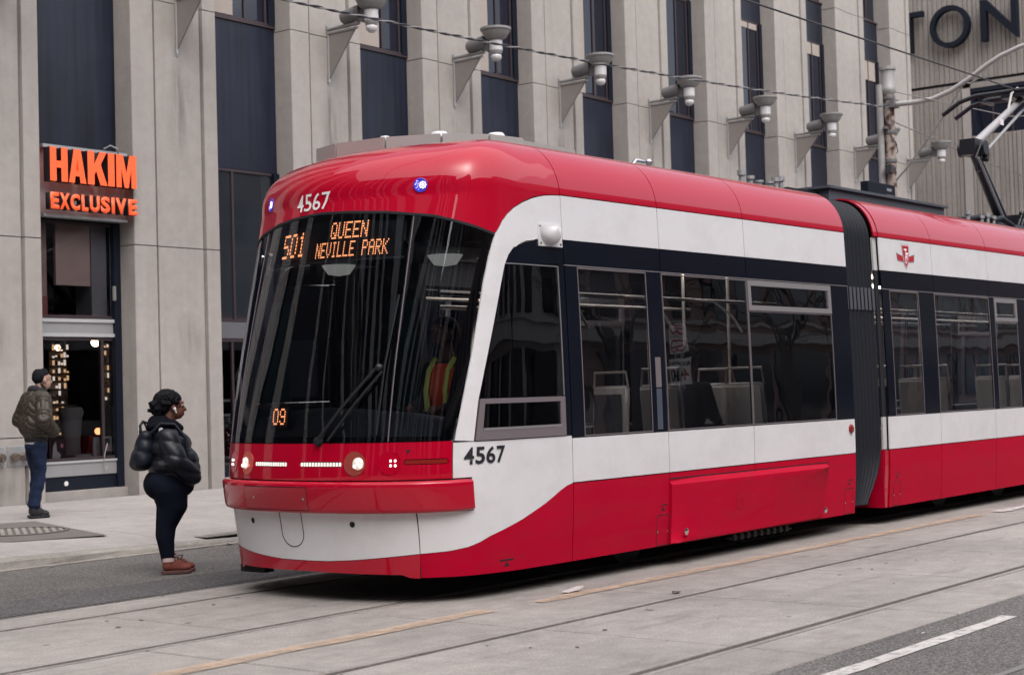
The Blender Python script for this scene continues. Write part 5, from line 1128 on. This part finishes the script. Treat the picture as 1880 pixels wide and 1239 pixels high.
# destination display behind the glass
dsp = surf('destination_display', [(-2*SN+1.55,2.54),(-SN,2.52),(-1.62,2.52),(-1.62,2.80),(-SN,2.835),(-2*SN+1.62,2.80)], mat('display_black', (.006,.008,.015), .5), tram, off=-.055, th=.03)
surf('display_edge', [(-2*SN+1.6,2.535),(-SN,2.512),(-1.60,2.512),(-1.60,2.528),(-SN,2.528),(-2*SN+1.6,2.55)], mat('display_edge', (.12,.125,.14), .5), dsp, off=-.05, th=.01)
def led_text(txt, s0, s1, v0, v1, m=None, off=-.048, nm='led_text', rows=7):
    nC = len(txt)*6-1; b = MB(); ds_ = (s1-s0)/nC; dv_ = (v1-v0)/7; pts = []
    for ci, c in enumerate(txt):
        for ri, row in enumerate(FONT[c].split()):
            for k, bit in enumerate(row):
                if bit == '1': pts.append((s0+ds_*(ci*6+k+.5), v1-dv_*(ri+.5)))
    pts = np.array(pts); hs_, hv_ = abs(ds_)*.38, dv_*.33; quads = []
    for a, c in ((-1,-1),(1,-1),(1,1),(-1,1)):
        S_, V_ = pts[:,0]+a*hs_, pts[:,1]+c*hv_; quads.append(PSv(S_, V_)+PN(S_, V_)*off)
    n = len(pts); b.add([tuple(q) for Q in quads for q in Q], [(i, n+i, 2*n+i, 3*n+i) for i in range(n)]); return b.obj(nm, m or M_led, dsp, fix=False)
led_text('501', -2.90, -2.565, 2.578, 2.772)
led_text('QUEEN', -2.275, -1.925, 2.688, 2.818, nm='led_text')
led_text('NEVILLE PARK', -2.415, -1.735, 2.548, 2.668, nm='led_text')
led_text('09', -2.665, -2.515, 1.30, 1.425, off=-.03)
surf('run_number_box', rectl(-2.69,-2.49,1.27,1.45), mat('display_black', (.006,.008,.015), .5), tram, off=-.034, th=.04)
# wiper
def onglass(s, v, o=.02): return Vector(PSv(s, v)+PN(s, v)*o)
wp = MB(); wp.tube([onglass(-2.12,1.175,.03), onglass(-1.9,1.42,.045), onglass(-1.665,1.70,.03)], .012, 6); wp.tube([onglass(-2.02,1.175,.03), onglass(-1.82,1.42,.04), onglass(-1.63,1.66,.03)], .010, 6)
wp.ball(onglass(-1.655,1.69,.03), .03, 8, 6)
wo = wp.obj('wiper', mat('wiper_black', (.006,.007,.010), .5), tram, smooth=60)
MB().tube([onglass(-1.58,2.22,.012), onglass(-1.62,1.7,.016), onglass(-1.635,1.22,.012)], .009, 6).obj('wiper_blade', mat('wiper_black', (.006,.007,.010), .5), wo)
MB().lathe([(.04,0),(.03,.03),(0,.035)], c=onglass(-2.12,1.175,0), axis=tuple(PN(-2.12,1.175)), n=12).obj('wiper_pivot', M_gap, wo)
# cab dome lamps, mirror rods, driver's seat
for y in (9.33, 8.17): MB().lathe([(.0,-.07),(.09,-.055),(.13,0),(.14,.02)], c=(9.55,y,2.56), n=18).obj('cab_lamp', mat('cab_lamp', (.55,.52,.46), .4, emit=(1,.95,.85), estr=.12), tram, smooth=60)
for s in (-2*SN+1.62, -2*SN+1.35): MB().tube([PSv(s,1.2)+PN(s,1.2)*-.08, PSv(s+.02,1.9)+PN(s,1.9)*-.07, PSv(s+.02,2.5)+PN(s,2.5)*-.08], .022, 8).obj('cab_grab_rod', mat('cab_rod', (.26,.25,.26), .5), tram, smooth=60)
MB().box(9.93,10.05,8.10,8.64,1.0,1.75).box(9.55,10.0,8.13,8.61,.95,1.05).obj('driver_seat', M_intdk, tram)
MB().box(8.98,9.0,9.05,9.35,1.5,1.95).obj('cab_screen', mat('screen_dark', (.03,.035,.05), .3), tram)
# passenger seats with beige shells, rails and poles
def bench(x, y, face):
    b = MB(); w_ = .21
    prof = [(0,.95),(-.03*face,1.28),(-.05*face,1.50),(-.02*face,1.53),(.02*face,1.52),(.05*face,1.30),(.06*face,.96),(.05*face,.90)]
    b.prism([(x+a, z) for a, z in prof], 'y', y-w_, y+w_); b.prism([(x+.03*face,.92),(x+.46*face,.95),(x+.48*face,.99),(x+.03*face,.98)], 'y', y-w_, y+w_)
    so = b.obj('seat', M_seat, tram, smooth=30); bevel_mesh(so.data, .02, 2)
    MB().box(x+.066*face, x+.075*face, y-w_+.04, y+w_-.04, 1.0, 1.44).obj('seat_pad', mat('seat_pad', (.10,.10,.12), .9), so)
    MB().tube([(x,y-w_,1.5),(x-.01,y-w_+.02,1.66),(x-.01,y+w_-.02,1.66),(x,y+w_,1.5)], .014, 6).obj('seat_handle', M_grab, so, smooth=60)
for x, y, f in ((10.75,8.95,1),(11.9,7.72,1),(12.0,9.4,1),(13.35,7.72,1),(13.4,9.3,-1),(13.55,8.15,1),(16.3,7.78,-1),(17.35,7.78,1),(17.8,7.78,1),(18.5,9.3,1),(19.6,7.78,1),(20.6,7.78,1)): bench(x, y, f)
for x, y in ((10.6,8.3),(11.25,9.0),(12.3,8.1),(13.9,8.2),(14.5,9.1),(16.2,8.3),(17.1,9.0),(18.2,8.1)): MB().tube([(x,y,.54),(x,y,2.72)], .018, 8).obj('grab_pole', M_grab, tram, smooth=60)
for y in (8.1, 9.15):
    MB().tube([(10.4,y,2.32),(14.7,y,2.32)], .016, 8).obj('ceiling_rail', M_grab, tram, smooth=60); MB().tube([(15.8,y,2.32),(26,y,2.32)], .016, 8).obj('ceiling_rail', M_grab, tram, smooth=60)
for x in (10.6, 11.9, 13.1, 16.4, 17.6): MB().tube([(x,8.1,2.32),(x+.1,7.95,2.3),(x+.2,7.8,2.15),(x+.2,7.7,2.0)], .014, 6).obj('hand_rail', M_grab, tram, smooth=60)
fs_ = MB()
for s0 in (XS[0], ): pass
for k, (a, b) in enumerate(((10.05,10.2),(14.5,14.86),(15.66,15.9))): fs_.box(a, b, 9.74, 9.80, .54, 2.6)
fs_.obj('door_pillar', M_intdk, tram)
# ================================================================ PEOPLE
def organic(parts, voxel=.012, smooth_it=3, post=None):
    """fuse tapered capsules and ellipsoids into one continuous surface; returns a mesh"""
    b = MB()
    for p in parts:
        if p[0] == 'c':
            _, a, c, ra, rc = p; a = Vector(a); c = Vector(c); b.tube([a, c], [ra, rc], 14); b.ball(a, ra, 14, 9); b.ball(c, rc, 14, 9)
        elif p[0] == 'e':
            _, c, r = p; b.ball(c, 1, 18, 12, sc=r)
        else: b.add(p[1], p[2])
    me = b.mesh('organic', [], fix=True); o = bpy.data.objects.new('organic', me); COL.objects.link(o)
    md = o.modifiers.new('r', 'REMESH'); md.mode = 'VOXEL'; md.voxel_size = voxel
    s = o.modifiers.new('s', 'SMOOTH'); s.iterations = smooth_it; s.factor = .5
    dg = bpy.context.evaluated_depsgraph_get(); out = bpy.data.meshes.new_from_object(o.evaluated_get(dg)); bpy.data.objects.remove(o); bpy.data.meshes.remove(me)
    if post:
        n = len(out.vertices); co = np.empty(n*3); no = np.empty(n*3); out.vertices.foreach_get('co', co); out.vertices.foreach_get('normal', no)
        co = co.reshape(-1,3); no = no.reshape(-1,3); co = co + no*post(co)[:,None]; out.vertices.foreach_set('co', co.ravel()); out.update()
    out.polygons.foreach_set('use_smooth', [True]*len(out.polygons)); return out
def part(nm, me, m, parent): me.materials.clear(); me.materials.append(m); me.name = nm; return link(nm, me, parent)
M_skinb = mat('brown_skin', (.15,.062,.042), .5, var=.12, vscale=30); M_skinl = mat('tan_skin', (.40,.245,.19), .5, var=.12, vscale=30)
M_puff = mat('black_puffer', (.009,.010,.017), .42, spec=.35, var=.2, vscale=15, bump=.2, bscale=60); M_legg = mat('black_leggings', (.004,.006,.015), .9, spec=.15)
M_hair = mat('black_hair', (.005,.005,.008), .8, bump=.6, bscale=120, spec=.2); M_boot = mat('rust_boot', (.175,.040,.028), .75, var=.25, vscale=25); M_sole = mat('boot_sole', (.10,.045,.04), .8)
M_bag = mat('black_bag', (.006,.009,.017), .5, spec=.3, bump=.2, bscale=40); M_hood = mat('black_hood', (.004,.005,.009), .9, spec=.15, bump=.3, bscale=90)
def hand_parts(w, d, s=1., side=1):
    """a loosely closed hand: palm, four unequal fingers bent at the knuckle, thumb off the side of the palm"""
    w = Vector(w); d = Vector(d).normalized(); sx = Vector((0,0,1)).cross(d).normalized()*side; up = d.cross(sx).normalized()
    P = [('c', w, w+d*.075*s, .026*s, .030*s)]
    for k, L_ in enumerate((.070,.080,.074,.058)):
        r0 = w+d*.085*s+up*(.026-.0175*k)*s; k1 = r0+d*L_*.5*s; k2 = k1+(d*.5+sx*.6)*L_*.5*s; P += [('c', r0, k1, .0085*s, .008*s), ('c', k1, k2, .008*s, .007*s)]
    t0 = w+d*.025*s+up*.026*s; t1 = t0+(d*.6+up*.7)*.036*s; P += [('c', t0, t1, .011*s, .010*s), ('c', t1, t1+d*.028*s, .010*s, .008*s)]
    return P
def head_parts(c, s=1.):
    c = Vector(c)
    return [('e', c+Vector((-.012,0,.03))*s, (.098*s,.077*s,.095*s)), ('e', c+Vector((.03,0,-.045))*s, (.066*s,.056*s,.072*s)), ('e', c+Vector((.055,0,-.088))*s, (.028*s,.030*s,.024*s)),
            ('c', c+Vector((.088,0,.012))*s, c+Vector((.112,0,-.030))*s, .010*s, .014*s), ('e', c+Vector((.092,0,-.062))*s, (.012*s,.022*s,.007*s)), ('e', c+Vector((.091,0,-.075))*s, (.011*s,.019*s,.007*s)),
            ('c', c+Vector((.083,-.045,.035))*s, c+Vector((.087,.045,.035))*s, .012*s, .012*s), ('e', c+Vector((-.005,.078,-.012))*s, (.020*s,.010*s,.032*s)), ('e', c+Vector((-.005,-.078,-.012))*s, (.020*s,.010*s,.032*s))]
def eyes(c, parent, s=1.):
    c = Vector(c)
    for sy in (-1, 1): MB().ball(c+Vector((.078,sy*.033,.012))*s, .013*s, 10, 8).obj('eye', mat('eye_white', (.5,.48,.46), .3), parent, smooth=80); MB().ball(c+Vector((.088,sy*.034,.012))*s, .0055*s, 8, 6).obj('iris', M_pblk, parent); MB().tube([c+Vector((.09,sy*.016,.040))*s, c+Vector((.088,sy*.052,.042))*s], .005*s, 5).obj('eyebrow', M_hair, parent)
def boot(x, y, z, ang, m_up, m_so, parent, L=.27, h=.13, nm='boot'):
    ms = organic([('e', (0,0,.05), (.055,.042,.05)), ('c', (-.005,0,.05), (0,0,h-.02), .050, .046), ('c', (.0,0,.048), (L*.42,0,.036), .046, .040), ('e', (L*.5,0,.032), (.062,.045,.032)), ('e', (L*.2,0,.055), (.08,.043,.05))], .010, 2)
    o = part(nm, ms, m_up, parent); o.location = (x,y,z+.018); o.rotation_euler = (0,0,ang)
    so = MB(); pl = [(-.062,-.03),(-.05,-.042),(.05,-.040),(.12,-.05),(.17,-.048),(.198,-.02),(.198,.02),(.17,.048),(.12,.05),(.05,.040),(-.05,.042),(-.062,.03)]
    so.prism([(a*L/.27, b) for a, b in pl], 'z', -.018, .012); sm = so.obj('sole', m_so, o); bevel_mesh(sm.data, .005, 1)
    lc = MB()
    for k in range(4): lc.tube([(.05+.025*k,-.034,.095-.012*k),(.055+.025*k,0,.112-.014*k),(.05+.025*k,.034,.095-.012*k)], .004, 5)
    lc.tube([(.045,0,.12),(.08,-.03,.13),(.07,-.05,.10)], .004, 5); lc.tube([(.045,0,.12),(.09,.03,.125),(.085,.05,.095)], .004, 5); lc.obj('lace', M_pblk, o)
    return o
# ---- woman standing on the far lane, seen from behind her right side, facing the tram
wang = radians(38.24-90+18)
wo_ = thing('person', 'person in black puffer jacket, leggings and rust boots with small backpack, waiting in the road', 'person', (9.14, 11.08, .004), 'people standing by the tram', wang)
hc = (.068, 0, 1.445)
body = organic(head_parts(hc, .97) + [('c', (.0,0,1.22), (.04,0,1.38), .06, .055), ('e', (.05,0,1.05), (.15,.20,.24)), ('e', (.02,0,.82), (.16,.19,.16)),
     ('c', (.0,-.20,1.19), (.045,-.275,.97), .05, .042), ('c', (.045,-.275,.97), (.18,-.21,.85), .04, .028), ('c', (.0,.20,1.19), (.045,.275,.97), .05, .042), ('c', (.045,.275,.97), (.18,.21,.85), .04, .028)]
     + hand_parts((.18,-.21,.85), (.4,1,-.2), .85) + hand_parts((.18,.21,.85), (.4,-1,-.2), .85, -1)
     + sum([[('c', (.02,sy*.09,.76), (-.01,sy*.085,.42), .095, .055), ('c', (-.01,sy*.085,.42), (-.005,sy*.08,.07), .06, .038), ('c', (-.005,sy*.08,.06), (.11,sy*.085,.045), .036, .03)] for sy in (-1, 1)], []), .009, 2)
part('body', body, M_skinb, wo_); eyes(hc, wo_, .97)
def puff(co):   # down baffles: horizontal quilt channels
    z = co[:,2] + .18*co[:,0]; return .017*np.abs(np.sin(pi*z/.125))**.6 - .009 + .004*np.sin(31*co[:,0]+17*co[:,1])*np.sin(23*co[:,2])
jk = organic([('e', (.085,0,.93), (.205,.235,.20)), ('e', (.06,0,1.07), (.165,.225,.19)), ('e', (.01,0,1.19), (.125,.215,.085)), ('e', (.10,0,.82), (.175,.21,.10)), ('e', (-.02,0,1.06), (.135,.21,.17)), ('e', (-.005,0,.93), (.16,.215,.10))], .012, 2, puff)
part('jacket', jk, M_puff, wo_)
for sy in (-1, 1):
    def slv(co): t = co[:,2]+.25*co[:,0]; return .014*np.abs(np.sin(pi*t/.115))**.55-.006
    sl = organic([('c', (.0,sy*.21,1.175), (.055,sy*.285,.985), .088, .092), ('c', (.055,sy*.285,.985), (.205,sy*.215,.845), .090, .072)], .011, 2, slv); part('sleeve', sl, M_puff, wo_)
hd_ = organic([('e', (-.02,0,1.275), (.145,.135,.070)), ('e', (-.045,0,1.32), (.115,.11,.060)), ('e', (.045,0,1.25), (.11,.11,.055)), ('c', (.06,-.07,1.30), (.10,.0,1.265), .042, .042), ('c', (.06,.07,1.30), (.10,.0,1.265), .042, .042)], .011, 3, lambda co: .007*np.sin(46*co[:,2]+9*co[:,1]))
part('hood', hd_, M_hood, wo_)
rr_ = np.random.default_rng(11); hp_ = [('e', (.035,0,1.50), (.108,.098,.088)), ('e', (-.02,0,1.455), (.085,.088,.085)), ('e', (-.05,0,1.40), (.05,.06,.05))]
for k in range(170):
    a = rr_.uniform(0,2*pi); e = rr_.uniform(-.35,1.45); x = .02+.112*cos(a)*cos(e); y = .10*sin(a)*cos(e); z = 1.495+.088*sin(e)
    if x > .098 and z < 1.52: continue
    if abs(y) > .055 and x > .05 and z < 1.475: continue
    hp_.append(('e', (x,y,z), (rr_.uniform(.013,.022),)*3))
for k in range(26): hp_.append(('e', (-.10+rr_.normal()*.018, rr_.normal()*.05, 1.445+rr_.normal()*.03), (rr_.uniform(.012,.02),)*3))
part('hair', organic(hp_, .0075, 1, lambda co: .004*np.sin(190*co[:,0])*np.sin(170*co[:,1]+150*co[:,2])), M_hair, wo_)
MB().ball((.075,-.088,1.425), .013, 10, 8, sc=(1,.7,1.2)).tube([(.078,-.09,1.42),(.088,-.085,1.39)], .006, 6).obj('earbud', M_wink, wo_, smooth=60)
tr_ = organic([('e', (-.02,0,.775), (.182,.215,.155)), ('e', (.07,0,.75), (.17,.19,.11))] + sum([[('c', (.02,sy*.10,.74), (.042,sy*.095,.60), .155, .128), ('c', (.042,sy*.095,.60), (-.012,sy*.088,.42), .128, .082), ('c', (-.012,sy*.088,.42), (-.022,sy*.085,.32), .080, .076), ('c', (-.022,sy*.085,.32), (-.002,sy*.08,.115), .074, .050)] for sy in (-1, 1)], []), .011, 4)
part('leggings', tr_, M_legg, wo_)
for k, (x, sy) in enumerate(((-.005,-1),(.045,1))):
    boot(x, sy*.085, 0, radians(-4*sy), M_boot, M_sole, wo_); MB().tube([(x+.0,sy*.085,.105),(x+.0,sy*.082,.15)], [.052,.050], 14).obj('sock', mat('pink_sock', (.5,.36,.35), .9), wo_, smooth=60)
bg_ = thing('backpack', 'small black drawstring backpack on the back of the waiting person', 'backpack', (9.14, 11.08, .004), None, wang)
bm_ = organic([('e', (-.205,-.03,1.0), (.105,.135,.105)), ('e', (-.185,-.03,1.10), (.085,.12,.12)), ('e', (-.175,-.03,1.19), (.065,.105,.06)), ('e', (-.225,-.03,.965), (.088,.125,.07))], .011, 3, lambda co: .008*np.sin(40*co[:,1]+12*co[:,2])*np.sin(25*co[:,2]))
part('bag_body', bm_, M_bag, bg_)
MB().tube([(-.215,-.10,1.22),(-.225,-.10,1.29),(-.20,-.08,1.325),(-.16,-.06,1.31),(-.12,-.05,1.24)], .011, 7).obj('handle', M_bag, bg_, smooth=60); MB().tube([(-.215,.05,1.22),(-.205,.04,1.30),(-.175,.03,1.31),(-.15,.02,1.24)], .010, 7).obj('handle', M_bag, bg_, smooth=60)
for sy in (-1, 1): MB().tube([(-.13,sy*.10,1.22),(-.05,sy*.135,1.30),(.06,sy*.15,1.29),(.15,sy*.16,1.17),(.16,sy*.20,1.02)], .017, 6).obj('strap', M_bag, bg_, smooth=60)
MB().ball((-.05,-.135,1.245), .022, 10, 7, sc=(1,.5,1)).obj('badge', mat('badge_grey', (.42,.42,.45), .5), bg_, smooth=60)

# ---- man on the sidewalk by the shop, seen from behind his right side
M_olive = mat('olive_quilt', (.038,.030,.021), .5, spec=.35, var=.25, vscale=12); M_jean = mat('blue_jeans', (.013,.023,.058), .9, var=.6, vscale=10, spec=.2, bump=.3, bscale=120); M_rib = mat('dark_rib', (.012,.012,.016), .9); M_bshoe = mat('black_boot', (.008,.008,.012), .5)
M_plaid = mat('pale_shirt', (.36,.35,.35), .9, var=.7, vscale=35)
mang = radians(38.24-90+42)
mn = thing('person', 'person in olive quilted bomber jacket, blue jeans and black boots standing by the shop', 'person', (11.75, 16.62, .134), 'people standing by the tram', mang)
hc = (.07, 0, 1.665)
body = organic(head_parts(hc, 1.03) + [('c', (-.0,0,1.42), (.04,0,1.60), .062, .058), ('e', (-.03,0,1.25), (.11,.18,.24)), ('e', (-.03,0,.95), (.10,.155,.14)),
     ('c', (-.02,-.19,1.42), (-.05,-.285,1.16), .05, .042), ('c', (-.05,-.285,1.16), (.10,-.19,1.03), .04, .028), ('c', (-.02,.19,1.42), (-.05,.285,1.16), .05, .042), ('c', (-.05,.285,1.16), (.10,.19,1.03), .04, .028)]
     + hand_parts((.10,-.19,1.03), (.2,1,-.3), .85) + hand_parts((.10,.19,1.03), (.2,-1,-.3), .85, -1)
     + sum([[('c', (-.03,sy*.085,.90), (-.01+.02*sy,sy*.08,.50), .082, .055), ('c', (-.01+.02*sy,sy*.08,.50), (-.075+.03*sy,sy*.075,.08), .052, .036), ('c', (-.075+.03*sy,sy*.075,.06), (.04+.03*sy,sy*.08,.045), .036, .03)] for sy in (-1, 1)], []), .009, 2)
part('body', body, M_skinl, mn); eyes(hc, mn, 1.03)
def quilt(co):   # zig-zag quilting
    u = co[:,1]+.6*co[:,0]; zig = np.abs(((u/.11) % 1)-.5)*.11; t = co[:,2]-zig*1.5; return .020*np.abs(np.sin(pi*t/.078))**.5-.008
jk = organic([('e', (-.035,0,1.30), (.165,.245,.24)), ('e', (-.045,0,1.14), (.175,.235,.20)), ('e', (-.02,0,1.47), (.11,.185,.075)), ('e', (-.025,0,1.02), (.140,.195,.10))], .011, 2, quilt); part('jacket', jk, M_olive, mn)
for sy in (-1, 1): part('sleeve', organic([('c', (-.02,sy*.195,1.43), (-.075,sy*.325,1.18), .090, .092), ('c', (-.075,sy*.325,1.18), (.10,sy*.215,1.04), .090, .062)], .011, 2, quilt), M_olive, mn)
part('collar', organic([('c', (-.045,-.05,1.545), (-.045,.05,1.545), .055, .055), ('c', (-.04,-.055,1.54), (.065,-.045,1.525), .045, .04), ('c', (-.04,.055,1.54), (.065,.045,1.525), .045, .04)], .010, 2), M_rib, mn)
part('waistband', organic([('e', (-.025,0,.955), (.135,.185,.035)), ('e', (-.025,0,.935), (.13,.18,.035))], .010, 1), M_rib, mn); part('shirt_hem', organic([('e', (-.03,0,.895), (.125,.172,.035))], .010, 1), M_plaid, mn)
part('jeans', organic([('e', (-.035,0,.86), (.125,.165,.09))] + sum([[('c', (-.03,sy*.085,.86), (-.005+.02*sy,sy*.08,.50), .100, .074), ('c', (-.005+.02*sy,sy*.08,.50), (-.07+.03*sy,sy*.078,.15), .074, .066), ('e', (-.07+.03*sy,sy*.078,.155), (.073,.073,.03))] for sy in (-1, 1)], []), .010, 2, lambda co: .006*np.sin(38*co[:,2]+20*co[:,0])*np.sin(25*co[:,1]+14*co[:,2])), M_jean, mn)
for sy in (-1, 1): boot(-.075+.03*sy, sy*.078, 0, radians(-3*sy), M_bshoe, M_bshoe, mn, .275, .16)
hp_ = [('e', (.045,0,1.728), (.104,.082,.070)), ('e', (.022,0,1.69), (.084,.083,.080)), ('e', (.085,0,1.778), (.045,.055,.026)), ('c', (.03,-.072,1.715), (.035,-.074,1.675), .022, .014), ('c', (.03,.072,1.715), (.035,.074,1.675), .022, .014)]
for k in range(60): a = rr_.uniform(0,2*pi); hp_.append(('e', (.05+.085*cos(a)*rr_.random(), .07*sin(a)*rr_.random(), 1.765+rr_.uniform(0,.022)), (.016,.016,.013)))
part('hair', organic(hp_, .008, 1), M_hair, mn); part('beard', organic([('e', (.075,0,1.572), (.045,.048,.030)), ('c', (.06,-.055,1.575), (.02,-.072,1.62), .016, .014), ('c', (.06,.055,1.575), (.02,.072,1.62), .016, .014)], .008, 1), mat('dark_beard', (.03,.02,.018), .8), mn)

# ---- person in a maroon coat half hidden behind the tram's far front corner
pm = thing('person', 'person in maroon coat almost hidden behind the tram front corner', 'person', (11.17, 12.25, .06), 'people standing by the tram', radians(-35))
hc = (.05,0,1.66); part('body', organic(head_parts(hc) + [('c', (0,0,1.42), (.03,0,1.58), .06, .056), ('e', (0,0,1.2), (.12,.18,.25))] + hand_parts((.12,.17,1.43),(.3,-.2,1),.95) + hand_parts((.1,-.2,.85),(0.2,.1,-1),.95,-1) + [('c',(0,-.18,1.40),(0,-.24,1.12),.05,.04),('c',(0,-.24,1.12),(.1,-.2,.85),.04,.028),('c',(0,.18,1.40),(.02,.24,1.15),.05,.04),('c',(.02,.24,1.15),(.12,.17,1.43),.04,.028)] + sum([[('c',(0,sy*.09,.9),(0,sy*.085,.5),.08,.055),('c',(0,sy*.085,.5),(0,sy*.08,.05),.05,.036)] for sy in (-1,1)],[]), .010, 2), M_skinl, pm)
M_maroon = mat('maroon_coat', (.085,.020,.026), .8, var=.2, vscale=14)
part('coat', organic([('e',(0,0,1.26),(.15,.215,.22)),('e',(0,0,1.0),(.165,.21,.26)),('e',(0,0,.8),(.17,.21,.14)),('c',(0,-.2,1.41),(0,-.27,1.12),.078,.072),('c',(0,-.27,1.12),(.09,-.215,.9),.07,.055),('c',(0,.2,1.41),(.02,.27,1.15),.078,.072),('c',(.02,.27,1.15),(.11,.18,1.39),.07,.05)], .012, 3), M_maroon, pm)
part('hair', organic([('e',(.015,0,1.72),(.112,.09,.075)),('e',(-.04,0,1.66),(.075,.085,.10))], .010, 1), M_hair, pm)
part('trousers', organic(sum([[('c',(0,sy*.09,.85),(0,sy*.085,.5),.095,.075),('c',(0,sy*.085,.5),(0,sy*.08,.1),.072,.06)] for sy in (-1,1)],[]), .012, 2), M_legg, pm)
for sy in (-1,1): boot(0, sy*.08, 0, 0, M_bshoe, M_bshoe, pm)

# ---- driver and passengers behind the glass
def seated(name, label, x, y, z, rot, m_top, m_skin, extra=None, group=None):
    t = thing(name, label, 'person', (x,y,z), group, rot); hc = (.06,0,.76)
    part('body', organic(head_parts(hc) + [('c',(0,0,.5),(.04,0,.68),.058,.054),('e',(0,0,.3),(.11,.17,.24)),('c',(0,-.18,.48),(.04,-.24,.22),.048,.04),('c',(.04,-.24,.22),(.27,-.16,.16),.038,.028),('c',(0,.18,.48),(.04,.24,.22),.048,.04),('c',(.04,.24,.22),(.27,.16,.16),.038,.028),
        ('c',(.0,-.09,.05),(.42,-.1,.06),.08,.058),('c',(.42,-.1,.06),(.40,-.1,-.36),.055,.038),('c',(.40,-.1,-.38),(.52,-.1,-.39),.035,.03),('c',(.0,.09,.05),(.42,.1,.06),.08,.058),('c',(.42,.1,.06),(.40,.1,-.36),.055,.038),('c',(.40,.1,-.38),(.52,.1,-.39),.035,.03)]
        + hand_parts((.27,-.16,.16),(1,.3,-.1),.95) + hand_parts((.27,.16,.16),(1,-.3,-.1),.95,-1), .012, 2), m_skin, t)
    part('coat', organic([('e',(0,0,.30),(.14,.20,.27)),('e',(0,0,.48),(.10,.19,.08)),('c',(0,-.19,.48),(.04,-.25,.22),.066,.06),('c',(.04,-.25,.22),(.25,-.17,.16),.058,.045),('c',(0,.19,.48),(.04,.25,.22),.066,.06),('c',(.04,.25,.22),(.25,.17,.16),.058,.045)], .014, 2), m_top, t)
    part('trousers', organic([('c',(.0,-.09,.05),(.42,-.1,.06),.095,.075),('c',(.42,-.1,.06),(.40,-.1,-.30),.07,.06),('c',(.0,.09,.05),(.42,.1,.06),.095,.075),('c',(.42,.1,.06),(.40,.1,-.30),.07,.06)], .014, 2), M_legg, t)
    part('hair', organic([('e',(.025,0,.825),(.112,.09,.07)),('e',(-.03,0,.77),(.078,.086,.09))], .012, 1), M_hair, t)
    for sy in (-1, 1): boot(.40, sy*.10, -.43, 0, M_bshoe, M_bshoe, t, nm='shoe')
    if extra: extra(t)
    return t
M_dkcoat = mat('dark_coat', (.02,.022,.03), .9)
def vest(t):
    part('safety_vest', organic([('e',(0,0,.31),(.155,.212,.25)),('e',(0,0,.47),(.115,.17,.075))], .012, 2), mat('orange_vest', (.75,.08,.03), .8, emit=None), t)
    for sy in (-1, 1): MB().tube([(.15,sy*.10,.12),(.168,sy*.10,.30),(.125,sy*.10,.46),(.04,sy*.10,.555)], .022, 6).obj('vest_stripe', mat('lime_stripe', (.6,.65,.12), .6), t)
seated('person', 'tram driver in an orange safety vest with lime stripes behind the windscreen', 9.78, 8.36, 1.22, pi, M_dkcoat, M_skinb, vest)
seated('person', 'dark haired passenger seated behind the hopper window of the front car', 13.02, 8.15, 1.0, 0, M_dkcoat, M_skinb)
seated('person', 'passenger in dark coat seated behind the middle window of the front car', 12.15, 9.35, 1.0, pi*.96, M_dkcoat, M_skinl)
